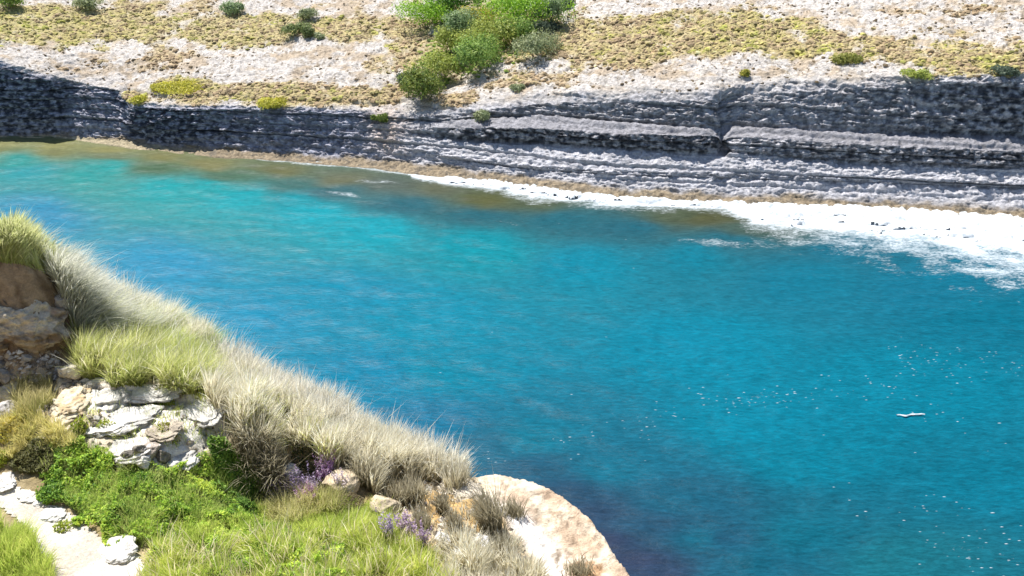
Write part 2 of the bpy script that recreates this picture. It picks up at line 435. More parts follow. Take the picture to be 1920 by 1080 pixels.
def veg_field(X_, Y_, nz):
    m = np.zeros(X_.shape); hue = np.zeros(X_.shape); wt = np.full(X_.shape, 1e-6)
    for cx, cy, rx, ry, h, s in VEG:
        r = ((X_ - cx) / rx) ** 2 + ((Y_ - cy) / ry) ** 2
        v = s * np.exp(-r * r * 0.7)
        m = np.maximum(m, v); hue += h * v; wt += v
    return sstep(0.30, 0.82, m + 0.46 * nz), hue / wt
vn = fbm(x / 2.6, y / 2.6, z * 0, 4, 0.6)
vm, hue = veg_field(XPX, YPX, vn)
vm = vm * sstep(7.2, 8.1, SEG + 0.3 * n_a)
vground = mixc(np.array([0.44, 0.33, 0.19]), np.array([0.42, 0.36, 0.13]), np.clip(hue + 0.3 * n_a, 0, 1)) * (1 + 0.2 * n_b[..., None])
plat = PALE * (1 + 0.16 * n_b[..., None]) 
plat = mixc(plat, np.array([0.40, 0.305, 0.20]), 0.75 * sstep(-0.1, 0.55, n_a + 0.3 * n_b + 0.5 * n_c)); plat = mixc(plat, np.array([0.2, 0.16, 0.11]), 0.6 * sstep(0.35, 0.6, n_b - 0.4 * n_a))
cc = mixc(ck, plat, sstep(7.6, 8.6, SEG + 0.3 * n_a))
cc = mixc(cc, vground, vm * 0.85)
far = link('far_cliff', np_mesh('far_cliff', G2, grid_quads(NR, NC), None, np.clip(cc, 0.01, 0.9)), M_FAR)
tag(far, 'layered grey sea cliff with pale limestone plateau across the inlet', None, None, 'structure')

# ================================================================== SEA
def nonuni(lo, hi, step, far_, k):
    e = np.geomspace(step * 2, far_, k); return np.concatenate([lo - e[::-1], np.arange(lo, hi, step), hi + e])
sx = nonuni(-46, 44, 0.2, 900, 22); sy = nonuni(6, 67, 0.2, 900, 18)
SX, SY = np.meshgrid(sx, sy)
SPX, SPY = project(SX, np.maximum(SY, 2.0), np.zeros_like(SX))
wn1 = fbm(SX / 5, SY / 5, SX * 0 + 2, 3); wn2 = fbm(SX / 5 + 50, SY / 5, SX * 0 + 9, 3)
CX = np.clip(SPX, -60, 1980) + 20 * wn1; CY = np.clip(SPY, 240, 1100) + 5 * wn2
WC = [(50,320,66,172,190),(60,400,66,158,205),(300,500,55,158,205),(300,352,45,178,192),(600,400,38,178,203),(900,460,26,163,188),(480,600,42,153,198),(800,600,28,153,190),  # paler points at the left hold sky sheen in their colour
 (1100,500,30,150,184),(1500,525,38,134,168),(1850,600,34,130,164),(1300,650,26,149,186),(1700,720,26,143,178),(700,700,32,144,188),(780,790,38,128,172),(900,835,48,118,153),(1000,880,50,104,138),
 (1080,925,56,92,126),(1110,960,62,88,122),(1150,1010,66,80,114),(1200,1050,66,80,114),(1240,1075,64,84,118),(1210,985,56,98,132),(1350,1075,50,110,142),(1270,940,46,112,146),(1330,1010,50,98,132),(1500,860,26,139,173),(1500,1000,38,120,150),(1700,1050,44,126,150),(1850,900,34,131,164),(1400,790,26,146,182),
 (1900,500,40,125,160),(1750,540,40,132,168),(160,325,60,172,178),(450,370,42,180,200),(700,430,32,174,200),(1300,480,36,140,172)]
SH = [(0,268,178,170,124),(0,282,150,150,112),(100,272,176,168,122),(100,284,150,148,110),(200,282,168,160,114),(200,296,130,136,108),(300,296,152,146,106),(400,308,150,144,106),(520,322,132,130,100),(640,338,128,128,108),(720,348,108,118,116),(820,352,118,120,104),(930,374,112,112,80),(990,378,100,110,92),
 (1330,412,104,104,80),(1280,408,98,108,92),(1420,430,92,112,108),(620,362,74,118,132),(760,385,60,118,138),(900,402,56,116,136),(1050,412,52,118,140),(1180,425,52,116,140),(1380,450,54,120,144),(1600,468,46,124,156),(420,330,96,128,112),(300,316,98,126,104),(540,346,82,126,128)]
WC += [(1310,1010,40,118,150),(1150,880,40,124,158),(1400,1060,40,114,146),(1000,825,36,132,166),(200,314,55,176,182),(380,348,45,176,190),(560,376,46,168,190),(30,298,62,172,176),(840,690,28,146,182),(640,560,34,152,192)]
pts_ = np.array(WC + SH, float); cl = lin(pts_[:, 2:] * np.array([0.96, 1.0, 0.955]))
num = np.zeros(SX.shape + (3,)); den = np.zeros(SX.shape)
for i in range(len(pts_)):
    d2 = ((CX - pts_[i, 0]) / 1.9) ** 2 + ((CY - pts_[i, 1]) * (1.25 if i < len(WC) else 2.2)) ** 2 + 60
    if i >= len(WC): d2 *= 0.62
    ww = 1 / d2 ** 1.65; num += cl[i] * ww[..., None]; den += ww
wcol = num / den[..., None]
wcol = np.clip(wcol - np.array([0.012, 0.016, 0.02]), 0.002, 1) / EXPK
shore_y = np.interp(SPX, KPX, KY[:, 0])
# foam strength
lowx = np.array([-100, 480, 520, 600, 640, 700, 780, 850, 930, 1000, 1100, 1200, 1260, 1320, 1370, 1410, 1500, 1640, 1760, 1920, 2300], float)
lowd = np.array([  2,    2,   5,   6,   3,   4,   6,  10,   13,   17,   14,   13,   11,   10,   14,   34,   46,   54,   70,   84,   100], float)
depth_in = SPY - shore_y
fband = np.interp(SPX, lowx, lowd)
wob = 1 + 0.35 * fbm(SX / 2.2, SY / 1.2, SX * 0, 4, 0.6)
foam = np.interp(depth_in / (fband * wob), [0, 0.6, 0.85, 1.15, 1.6, 2.3], [0.78, 0.68, 0.56, 0.50, 0.42, 0.2]) * (depth_in > -30)
foam = foam * np.where(SPX < 480, 0.45, np.where(SPX < 770, 0.72, 1.0))
fleck = np.zeros_like(foam)
def streak(line, width, s, fl=None):
    global foam, fleck
    l = np.array(line, float); yy = np.interp(SPX, l[:, 0], l[:, 1]); e = np.clip(np.minimum(SPX - l[0, 0], l[-1, 0] - SPX) / 40, 0, 1)
    yy = yy + 5 * wn1
    if fl: fleck = np.maximum(fleck, fl * np.exp(-((SPY - yy) / (width * 1.5)) ** 2) * e * np.clip(0.6 + 1.2 * wn2, 0.1, 1.3))
    foam = np.maximum(foam, (s + 0.075) * np.exp(-((SPY - yy) / width) ** 2) * e * (0.86 + 0.35 * np.clip(wn2, -1, 1)))
streak([(560, 352), (660, 366), (760, 396), (900, 412), (1050, 432), (1220, 446)], 10, 0.375)
streak([(1230, 452), (1420, 456), (1560, 470), (1700, 486), (1800, 505), (1960, 540)], 17, 0.405)
streak([(1380, 440), (1600, 462), (1760, 500), (1960, 520)], 16, 0.50)
streak([(1560, 470), (1760, 500), (1960, 530)], 26, 0.44)
streak([(620, 335), (740, 345), (860, 355)], 9, 0.35)
streak([(1030, 836), (1130, 818), (1230, 780), (1350, 762), (1440, 738), (1560, 726)], 15, 0.33999999999999997, 0.5)
streak([(1480, 742), (1620, 728), (1720, 738)], 14, 0.31000000000000005, 0.3)
streak([(1700, 745), (1800, 795), (1950, 840)], 14, 0.30000000000000004, 0.25)
streak([(860, 850), (930, 858), (1000, 852)], 6, 0.37, 0.3)
streak([(1650, 675), (1960, 690)], 22, 0.31000000000000005, 0.28)
streak([(1560, 960), (1780, 955), (1960, 985)], 24, 0.30000000000000004, 0.22)
streak([(1700, 1020), (1860, 1035), (1960, 1060)], 26, 0.32999999999999996, 0.42)
fleck = np.maximum(fleck, 0.0015 + 0 * wn1)
foam = np.maximum(foam, 0.21 + 0.05 * wn1)
near_fade = np.clip(1 - np.maximum(np.abs(SX) - 44, 0) / 30, 0, 1) * np.clip(1 - np.maximum(SY - 66, 0) / 30, 0, 1)
SZ = near_fade * (0.07 * perlin(SX / 2.6 + 0.3 * SY, SY / 1.25, SX * 0) + 0.05 * perlin(SX / 1.1 + 4, SY / 0.62, SX * 0 + 3) + 0.05 * perlin(SX / 7, SY / 3.5, SX * 0 + 8))
sea = link('sea', np_mesh('sea', np.stack([SX, SY, SZ], -1), grid_quads(*SX.shape), None, wcol, True, {'foam': foam, 'fleck': fleck}), M_SEA)
tag(sea, 'turquoise sea water filling the inlet', None, None, 'structure')

# breaking whitewater along the far rocks: raised lumpy foam
fx_ = np.arange(-12, 46, 0.11); fy_ = np.arange(38, 58, 0.11)
FX, FY = np.meshgrid(fx_, fy_)
qx, qy = project(FX, FY, np.zeros_like(FX))
dep = qy - np.interp(qx, KPX, KY[:, 0]); bnd = np.interp(qx, lowx, lowd)
nz1 = fbm(FX / 1.6, FY / 0.8, FX * 0 + 4, 5, 0.62); nz2 = fbm(FX / 0.35, FY / 0.22, FX * 0 + 6, 3)
fm = sstep(-7, -2, dep) * (1 - sstep(0.22, 0.68, dep / bnd + 0.34 * nz1 + 0.14 * nz2)) * sstep(6, 12, bnd)
FZ = -0.04 + sstep(0.1, 0.9, fm) * (0.08 + 0.22 * np.abs(nz1) + 0.09 * nz2)
keep = fm > 0.12
q = grid_quads(*FX.shape); kq = keep.ravel()[q].all(1); q = q[kq]
us, inv = np.unique(q, return_inverse=True)
fv = np.stack([FX, FY, FZ], -1).reshape(-1, 3)[us]
fo_ = link('whitewater', np_mesh('whitewater', fv, inv.reshape(-1, 4)), M_FOAM)
tag(fo_, 'white breaking surf foam along the foot of the far cliff', None, None, 'stuff')

# ================================================================== NEAR HEADLAND
RIM = [(-420, 330, 15.5), (-200, 400, 14.6), (0, 455, 13.9), (100, 486, 13.6), (250, 577, 13.0), (400, 668, 12.3), (600, 775, 11.6), (750, 848, 11.2), (870, 898, 10.9), (925, 889, 10.85), (1000, 903, 10.6),
       (1050, 928, 10.4), (1100, 968, 10.1), (1140, 1018, 9.8), (1168, 1062, 9.5), (1190, 1090, 9.35), (1260, 1220, 8.5), (1400, 1500, 7.4), (2000, 2200, 5.6)]
CTRL = [(-300, 470, 9.6), (-100, 478, 9.7), (0, 482, 9.9), (50, 494, 10.0), (-300, 700, 9.7), (0, 705, 10.0), (70, 705, 10.1), (120, 640, 10.5), (150, 570, 11.6), (150, 650, 10.5), (250, 660, 11.2), (250, 715, 10.2), (350, 720, 10.6),
        (120, 760, 9.6), (250, 790, 9.5), (350, 800, 9.6), (450, 780, 10.1), (550, 830, 10.2), (650, 870, 10.2), (300, 872, 9.15), (470, 862, 9.78), (480, 930, 9.72), (560, 880, 9.95), (570, 945, 9.75), (600, 960, 9.6), (750, 940, 10.0), (850, 930, 10.3),
        (0, 800, 9.3), (0, 900, 8.8), (150, 930, 8.75), (300, 940, 8.85), (450, 990, 8.9), (650, 1010, 9.1), (800, 1000, 9.5), (900, 980, 9.9), (960, 1040, 9.6), (1060, 1060, 9.6), (0, 1080, 7.8), (280, 1080, 7.95), (600, 1080, 8.4), (850, 1080, 8.9), (1020, 1080, 9.25),
        (-400, 1000, 8.2), (0, 1300, 6.7), (500, 1300, 6.9), (900, 1300, 7.5), (-500, 1400, 6.0)]
rimw = np.array([at(*p) for p in RIM]); ctw = np.array([at(*p) for p in CTRL])
under = np.array([(-14, 0, 21), (-8, 0, 20.6), (0, 0, 20.2), (4, 1, 18.2), (-12, -8, 22), (0, -8, 21.8), (7, -6, 20), (-16, 8, 19)], float)
cp = np.concatenate([rimw[:-1], ctw, under])
def tps_fit(c, lam=0.02):
    n = len(c); d = np.linalg.norm(c[:, None, :2] - c[None, :, :2], axis=2)
    K = np.where(d > 0, d * d * np.log(d + 1e-9), 0) + lam * np.eye(n)
    Pm = np.concatenate([np.ones((n, 1)), c[:, :2]], 1)
    A = np.block([[K, Pm], [Pm.T, np.zeros((3, 3))]])
    return np.linalg.solve(A, np.concatenate([c[:, 2], np.zeros(3)]))
TW = tps_fit(cp)
def tps(X_, Y_):
    r = TW[-3] + TW[-2] * X_ + TW[-1] * Y_
    for i in range(len(cp)):
        d2 = (X_ - cp[i, 0]) ** 2 + (Y_ - cp[i, 1]) ** 2
        r = r + TW[i] * 0.5 * d2 * np.log(d2 + 1e-12)
    return r
def rim_dist(X_, Y_):
    """signed distance to the rim line (+ outside, over the water) and rim height at the foot of it"""
    best = np.full(X_.shape, 1e9); zz = np.zeros(X_.shape); sg = np.zeros(X_.shape)
    for i in range(len(rimw) - 1):
        a, b = rimw[i], rimw[i + 1]; e = b[:2] - a[:2]; L = e @ e
        t = np.clip(((X_ - a[0]) * e[0] + (Y_ - a[1]) * e[1]) / L, 0, 1)
        ddx = X_ - a[0] - t * e[0]; ddy = Y_ - a[1] - t * e[1]; d2 = ddx ** 2 + ddy ** 2
        m = d2 < best
        best = np.where(m, d2, best); zz = np.where(m, a[2] + t * (b[2] - a[2]), zz)
        sg = np.where(m, np.where(e[0] * ddy - e[1] * ddx > 0, 1, -1), sg)
    return np.sqrt(best) * sg, zz
nx = np.concatenate([np.arange(-20, -9, 0.16), np.arange(-9, 4.2, 0.034), np.arange(4.2, 14, 0.16)])
ny = np.concatenate([np.arange(-9, 4, 0.2), np.arange(4, 13.6, 0.034), np.arange(13.6, 24, 0.16)])
NX, NY = np.meshgrid(nx, ny)
sd, zr = rim_dist(NX, NY)
sdn = sd + 0.06 * fbm(NX / 0.9, NY / 0.9, NX * 0, 3) * sstep(0.0, 1.0, np.abs(sd) + 0.6)
inner = tps(NX, NY)
outer = zr - np.maximum(sdn, 0) * 2.6 - 0.4 * fbm(NX / 1.2, NY / 1.2, NX * 0 + 1, 4) * sstep(0.2, 1.5, sd)
NZ = np.where(sdn > 0, outer, np.minimum(inner, zr + 6))
NZ = np.maximum(NZ, -2.0)
npx, npy = project(NX, NY, NZ)
jx = npx + 14 * fbm(NX / 0.5, NY / 0.5, NX * 0 + 2, 3); jy = npy + 12 * fbm(NX / 0.5 + 30, NY / 0.5, NX * 0 + 2, 3)
POLY = dict(
 slab=[(885, 880), (1000, 890), (1090, 940), (1200, 1090), (1240, 1200), (1030, 1200), (1010, 1060), (960, 1000), (905, 930)],
 crop=[(90, 695), (180, 680), (300, 712), (420, 738), (432, 815), (350, 872), (225, 872), (160, 820), (70, 800), (40, 760)],
 tan=[(30, 700), (130, 690), (190, 770), (190, 830), (60, 800), (0, 790), (0, 720)],
 sand=[(735, 900), (890, 890), (965, 990), (1010, 1090), (860, 1090), (760, 975)],
 bank=[(-300, 455), (0, 468), (70, 488), (112, 535), (132, 600), (124, 680), (60, 720), (-300, 730)],
 path=[(-200, 860), (0, 890), (60, 925), (140, 965), (262, 1045), (300, 1090), (320, 1200), (80, 1200), (84, 1080), (50, 1000), (0, 955), (-200, 930)],
 herb=[(25, 862), (130, 835), (240, 880), (330, 880), (420, 850), (500, 920), (540, 960), (420, 985), (300, 995), (225, 985), (130, 930), (60, 900)])
MK = {k_: inpoly(jx, jy, p) for k_, p in POLY.items()}
inside = sdn < 0.25
# rock relief
f3, s3, r3 = worley2(NX / 0.5 + 0.3 * perlin(NX * 2, NY * 2, NX * 0), NY / 0.42 + 0.3 * perlin(NX * 2 + 9, NY * 2, NX * 0))
f4, s4, r4 = worley2(NX / 0.17 + 5, NY / 0.15)
crack = sstep(0.0, 0.10, s3 - f3)
def soft(m, n=4):
    v = m.astype(float)
    for _ in range(n):
        v[1:-1] = (v[:-2] + 2 * v[1:-1] + v[2:]) / 4; v[:, 1:-1] = (v[:, :-2] + 2 * v[:, 1:-1] + v[:, 2:]) / 4
    return v
crop_s = soft(MK['crop'] | MK['tan'], 3); slab_s = soft(MK['slab'], 4)
fine_n = fbm(NX / 0.3, NY / 0.3, NX * 0 + 5, 4, 0.55)
tilt = (NX * 0.5 + NY * 0.8)
relief = crop_s * ((r3[..., 3] - 0.45) * 0.16 + (r3[..., 0] - 0.5) * 0.25 * (NX / 0.5 - np.floor(NX / 0.5) - .5) * 0.4 - 0.10 * (1 - crack) + 0.03 * r4[..., 1] + 0.035 * fine_n)
st = sd * 3.2 + 0.5 * fbm(NX / 0.8, NY / 0.8, NX * 0 + 3, 3)
f6, s6, r6 = worley2(NX / 0.5 + 0.4 * fine_n, NY / 0.35)
relief += slab_s * ((r6[..., 3] - 0.5) * 0.035 * sstep(0, 0.1, s6 - f6) + 0.02 * fbm(NX / 0.1, NY / 0.1, NX * 0, 3))
relief += 0.5 * slab_s * (0.05 * (np.abs((st % 1.0) - 0.5) - 0.25) * 2 + 0.03 * fine_n + 0.05 * fbm(NX / 0.9, NY / 0.9, NX * 0, 3))
relief += (1 - crop_s) * (1 - slab_s) * (0.035 * fine_n + 0.05 * fbm(NX / 1.1, NY / 1.1, NX * 0 + 7, 2)) * np.where(MK['path'], 0.25, 1)
NZ = NZ + relief * (sd < 1.2) - 0.22 * soft(inpoly(jx, jy, [(425, 872), (480, 852), (560, 852), (625, 882), (600, 915), (550, 950), (470, 952)]), 5)
bank_s = soft(MK['bank'], 4)
f7, s7, r7 = worley2(NX / 0.3 + 0.5 * fine_n, NY / 0.22)
NZ = NZ + bank_s * ((r7[..., 3] - 0.5) * 0.16 * sstep(0, 0.2, s7 - f7) + 0.12 * fine_n)
# colours
a1 = fbm(NX / 0.7, NY / 0.7, NX * 0 + 11, 4, 0.6); a2 = fbm(NX / 0.12, NY / 0.12, NX * 0 + 12, 3, 0.6); a3 = fbm(NX / 1.8 + 5, NY / 1.8, NX * 0 + 13, 3)
nc = mixc(np.array([0.26, 0.20, 0.10]), np.array([0.36, 0.29, 0.17]), sstep(-0.4, 0.4, a1))
nc = mixc(nc, np.array([0.16, 0.14, 0.055]), soft(MK['herb'], 3))
sandc = mixc(np.array([0.47, 0.31, 0.13]), np.array([0.56, 0.45, 0.30]), sstep(-0.3, 0.4, a1 + 0.5 * a3))
nc = mixc(nc, sandc, soft(MK['sand'], 3))
nc = mixc(nc, mixc(np.array([0.17, 0.115, 0.07]), np.array([0.30, 0.22, 0.145]), sstep(-0.3, 0.4, a2 + 0.5 * a1)), bank_s)  # rough brown earth, darkened further to paint in the bank's shade
cropc = mixc(np.array([0.70, 0.66, 0.59]), np.array([0.58, 0.50, 0.38]), sstep(0.1, 0.6, a1 + 0.4 * a2))
cropc = mixc(cropc, np.array([0.56, 0.45, 0.27]), soft(MK['tan'], 6) * 0.8)
cropc = mixc(cropc, np.array([0.2, 0.17, 0.13]), 0.75 * (1 - crack) * sstep(-.3, .3, a1))
nc = mixc(nc, cropc, crop_s)
edge = sstep(-0.78, -0.42, sd + 0.22 * a3 + 0.10 * a1)
slabc = mixc(np.array([0.74, 0.70, 0.66]), mixc(np.array([0.47, 0.35, 0.25]), np.array([0.62, 0.54, 0.42]), sstep(-0.35, 0.3, a1)), edge)
slabc = mixc(slabc, np.array([0.34, 0.20, 0.10]), edge * sstep(0.15, 0.5, a1 + 0.35 * a2) * sstep(1000, 1090, npx) * 0.9)
slabc = mixc(slabc, np.array([0.42, 0.35, 0.28]), (1 - edge) * sstep(0.2, 0.5, a3) * 0.7)
slabc = mixc(slabc, np.array([0.66, 0.62, 0.57]), edge * sstep(0.25, 0.45, -a3) * 0.9)
f5, s5, r5 = worley2(NX / 0.55 + 0.5 * a1, NY / 0.8 + 0.4 * a3)
slabc = mixc(slabc, np.array([0.22, 0.16, 0.11]), 0.85 * (1 - sstep(0.0, 0.045, s5 - f5)) * sstep(-0.4, 0.1, a3 + 0.2)); slabc = slabc * (1 + 0.10 * a2[..., None])
nc = mixc(nc, slabc, np.maximum(slab_s, sstep(0.0, 0.2, sd)))
near = link('headland', np_mesh('headland', np.stack([NX, NY, NZ], -1), grid_quads(*NX.shape), None, np.clip(nc, 0.01, 0.9)), M_NEAR)
tag(near, 'sandy and rocky near headland above the water', None, None, 'structure')
def near_z(x_, y_):
    x_ = np.asarray(x_, float); y_ = np.asarray(y_, float)
    i = np.clip(np.searchsorted(nx, x_) - 1, 0, len(nx) - 2); j = np.clip(np.searchsorted(ny, y_) - 1, 0, len(ny) - 2)
    fx = (x_ - nx[i]) / (nx[i + 1] - nx[i]); fy = (y_ - ny[j]) / (ny[j + 1] - ny[j])
    return NZ[j, i] * (1 - fx) * (1 - fy) + NZ[j, i + 1] * fx * (1 - fy) + NZ[j + 1, i] * (1 - fx) * fy + NZ[j + 1, i + 1] * fx * fy
def near_point(px, py):
    t = np.linspace(5, 18, 1500); p = at(np.full(1500, px), np.full(1500, py), t)
    hit = np.nonzero(p[:, 2] <= near_z(p[:, 0], p[:, 1]))[0]
    return p[hit[0]] if len(hit) else at(px, py, 11.0)

# gravel path: its own sheet on the headland
pm = inpoly(npx + 6 * fine_n, npy + 6 * a1, POLY['path'])
q = grid_quads(*NX.shape); kq = pm.ravel()[q].all(1); q = q[kq]; us, inv = np.unique(q, return_inverse=True)
pv = np.stack([NX, NY, NZ + 0.008 + 0.006 * np.abs(a2)], -1).reshape(-1, 3)[us]
pc = mixc(np.array([0.50, 0.44, 0.37]), np.array([0.62, 0.57, 0.50]), sstep(-0.4, 0.4, a1 + 0.4 * a2)).reshape(-1, 3)[us]
tag(link('gravel_path', np_mesh('gravel_path', pv, inv.reshape(-1, 4), None, pc), M_GRAVEL), 'pale gravel path in the bottom left corner', None, None, 'structure')

# ================================================================== ROCKS
bm = bmesh.new(); bmesh.ops.create_icosphere(bm, subdivisions=5, radius=1.0)
ICO_V = np.array([v.co[:] for v in bm.verts]); ICO_F = np.array([[v.index for v in f.verts] for f in bm.faces]); bm.free()
def rock_verts(seed, dims, cuts=9, rough_=0.10, lo=0.55, hi=0.85):
    r = np.random.default_rng(seed); v = ICO_V.copy()
    for i in range(cuts):
        n = r.normal(size=3); n /= np.linalg.norm(n); c = r.uniform(lo, hi)
        d = v @ n - c; v = v - np.maximum(d, 0)[:, None] * n * 0.97
    o = r.uniform(-50, 50, 3)
    nr = v / (np.linalg.norm(v, axis=1)[:, None] + 1e-9)
    dsp = rough_ * (fbm(v[:, 0] * 2 + o[0], v[:, 1] * 2 + o[1], v[:, 2] * 2.6 + o[2], 5, 0.58))
    return (v + nr * dsp[:, None]) * np.array(dims) / 2, o
def rock(name, label, px, py, wpx, hpx, seed, colr, deep=1.0, cuts=9, rot=0.0, sink=0.3, cat='rock', group=None, colr2=None, rough_=0.1, flatz=None):
    p = near_point(px, py)
    t = float(p[1] * CP - (p[2] - CH) * SP); m = t / FPX
    W = wpx * m; Hh = hpx * m * 0.95; D = W * deep
    if name == 'limestone_slab': W *= 1.2; D = hpx * m * 2.5; Hh = hpx * m * 0.6; sink = 0.5; rough_ = 0.24; cuts = 16
    if name == 'edging_stone': Hh *= 0.5; rough_ = 0.14; cuts = 9
    v, o = rock_verts(seed, (W, D, Hh), cuts, rough_)
    nn = fbm(v[:, 0] / W * 4 + o[0], v[:, 1] / W * 4, v[:, 2] / W * 4 + o[1], 4, 0.6)
    c = mixc(np.array(colr), np.array(colr2 if colr2 else tuple(q_ * 0.72 for q_ in colr)), sstep(-0.2, 0.55, nn))
    v = v + np.array([0, 0, Hh * (0.5 - sink)])
    ob = link(name, np_mesh(name, v, None, ICO_F, c), M_ROCK, None, p)
    ob.rotation_euler = (0, 0, rot)
    return tag(ob, label, cat, group)
WHITE = (0.66, 0.63, 0.57); CREAM = (0.62, 0.54, 0.40); GREYR = (0.36, 0.33, 0.29); TANR = (0.5, 0.38, 0.23)
# outcrop wall at the left edge, in its own shade
p0 = at(-40, 600, 9.9)
v, o = rock_verts(41, (3.6, 1.9, 2.5), 10, 0.13, 0.6, 0.9)
bm = bmesh.new(); bmesh.ops.create_icosphere(bm, subdivisions=7, radius=1.0)
V7 = np.array([v_.co[:] for v_ in bm.verts]); F7 = np.array([[v_.index for v_ in f.verts] for f in bm.faces]); bm.free()
def super_rock(seed, dims, e=0.55, rough_=0.08):
    v = np.sign(V7) * np.abs(V7) ** e; v = v / (np.abs(v).max(0)); dims = np.array(dims) / 2
    o = np.random.default_rng(seed).uniform(-40, 40, 3); w_ = v * dims
    n = V7
    d = 0.16 * fbm(w_[:, 0] * 1.1 + o[0], w_[:, 1] * 1.1 + o[1], w_[:, 2] * 1.4 + o[2], 3) + 0.5 * rough_ * fbm(w_[:, 0] * 4 + o[0], w_[:, 1] * 4, w_[:, 2] * 6, 5, 0.6)
    f_, s_, c_ = worley(w_[:, 0] / 0.5 + o[0], w_[:, 1] / 0.5, w_[:, 2] / 0.32)
    d = d + 0.10 * (c_ - 0.5) * sstep(0.0, 0.35, s_ - f_) + 0.05 * fbm(w_[:, 0] * 2.2 + 3, w_[:, 1] * 2.2, w_[:, 2] * 5, 4)
    return w_ + n * d[:, None], w_, o
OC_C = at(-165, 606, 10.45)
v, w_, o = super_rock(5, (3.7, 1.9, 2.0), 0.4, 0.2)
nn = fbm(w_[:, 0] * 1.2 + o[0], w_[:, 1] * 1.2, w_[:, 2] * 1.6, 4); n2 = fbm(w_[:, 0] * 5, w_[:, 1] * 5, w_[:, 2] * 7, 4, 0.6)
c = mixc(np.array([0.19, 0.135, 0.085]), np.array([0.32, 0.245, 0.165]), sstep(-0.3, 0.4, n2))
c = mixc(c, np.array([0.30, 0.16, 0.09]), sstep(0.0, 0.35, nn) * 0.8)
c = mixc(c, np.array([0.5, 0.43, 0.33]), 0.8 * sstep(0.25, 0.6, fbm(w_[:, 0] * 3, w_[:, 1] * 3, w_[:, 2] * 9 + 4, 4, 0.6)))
c = mixc(c, np.array([0.58, 0.50, 0.38]), sstep(0.62, 0.9, w_[:, 2] / 0.95 + 0.15 * n2))  # sunlit top rim painted as a paler tone
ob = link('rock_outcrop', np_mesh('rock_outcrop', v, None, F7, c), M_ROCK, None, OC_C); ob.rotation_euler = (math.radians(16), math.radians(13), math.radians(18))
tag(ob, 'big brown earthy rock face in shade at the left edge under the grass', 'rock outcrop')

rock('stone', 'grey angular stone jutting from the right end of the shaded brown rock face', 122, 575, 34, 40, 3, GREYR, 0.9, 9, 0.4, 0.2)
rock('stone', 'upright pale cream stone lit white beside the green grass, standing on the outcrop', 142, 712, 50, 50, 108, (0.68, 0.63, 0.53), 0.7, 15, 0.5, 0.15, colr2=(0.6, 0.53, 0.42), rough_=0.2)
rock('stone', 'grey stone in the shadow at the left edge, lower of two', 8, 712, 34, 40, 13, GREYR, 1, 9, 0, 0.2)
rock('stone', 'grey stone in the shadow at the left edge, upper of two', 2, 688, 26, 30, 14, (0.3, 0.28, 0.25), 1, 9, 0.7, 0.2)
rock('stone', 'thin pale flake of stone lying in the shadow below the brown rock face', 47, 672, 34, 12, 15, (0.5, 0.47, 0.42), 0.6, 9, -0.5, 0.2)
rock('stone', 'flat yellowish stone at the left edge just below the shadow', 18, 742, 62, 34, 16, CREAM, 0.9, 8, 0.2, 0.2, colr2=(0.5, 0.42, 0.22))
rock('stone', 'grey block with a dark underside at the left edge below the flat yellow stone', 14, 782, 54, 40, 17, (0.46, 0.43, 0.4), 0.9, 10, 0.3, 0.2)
rock('limestone_slab', 'tan stepped slab left of the dark brown hollow on the outcrop', 112, 792, 110, 40, 21, CREAM, 0.8, 9, 0.35, 0.35, 'rock slab', colr2=TANR)
rock('limestone_slab', 'tan slab standing over the dark brown hollow, on its left', 128, 760, 70, 42, 22, CREAM, 0.7, 9, -0.3, 0.3, 'rock slab', colr2=TANR)
rock('limestone_slab', 'white block right of the dark brown hollow with a flat top', 205, 752, 86, 52, 23, WHITE, 0.8, 9, 0.15, 0.3, 'rock slab')
rock('limestone_slab', 'long white slab with one thin crack below the flat topped block', 215, 790, 130, 34, 24, WHITE, 0.6, 8, 0.28, 0.3, 'rock slab')
rock('limestone_slab', 'white slab at the back of the outcrop against the foot of the green grass', 290, 735, 120, 26, 25, WHITE, 0.6, 8, 0.1, 0.3, 'rock slab')
rock('limestone_slab', 'white slab on the right of the outcrop next to the pale tall grass', 382, 776, 100, 36, 26, WHITE, 0.7, 8, 0.2, 0.35, 'rock slab')
rock('limestone_slab', 'white slab above the rubble, nearest the green herbs', 250, 842, 110, 40, 27, WHITE, 0.7, 8, 0.1, 0.3, 'rock slab')
rock('limestone_slab', 'brownish grey slab overhanging the small green hollow on the outcrop', 305, 806, 66, 30, 28, (0.42, 0.36, 0.28), 0.8, 9, -0.2, 0.3, 'rock slab')
rock('limestone_slab', 'pale slab right of the rubble, at the edge of the herbs', 338, 858, 66, 38, 29, WHITE, 0.7, 9, 0.5, 0.3, 'rock slab')
for i, (a_, b_, s_, lb) in enumerate([(243, 862, 26, 'dark jagged rubble stone leftmost in the row under the white slab'), (266, 858, 30, 'tall dark jagged rubble stone in the middle under the white slab'), (288, 852, 30, 'brownish rubble stone right of the tall dark one'),
                                      (272, 876, 24, 'small white topped rubble stone lowest of the rubble beside the herbs'), (306, 864, 26, 'dark rubble stone rightmost in the row under the white slab'), (230, 874, 20, 'small pale rubble stone at the left end among the herbs')]):
    rock('rubble_stone', lb, a_, b_, s_ + 6, s_ + 8, 60 + i, (0.66, 0.63, 0.58) if i in (3, 5) else ((0.42, 0.36, 0.3) if i == 2 else (0.2, 0.18, 0.15)), 0.9, 10, i, 0.2, 'rock', 'rubble under the white slab')
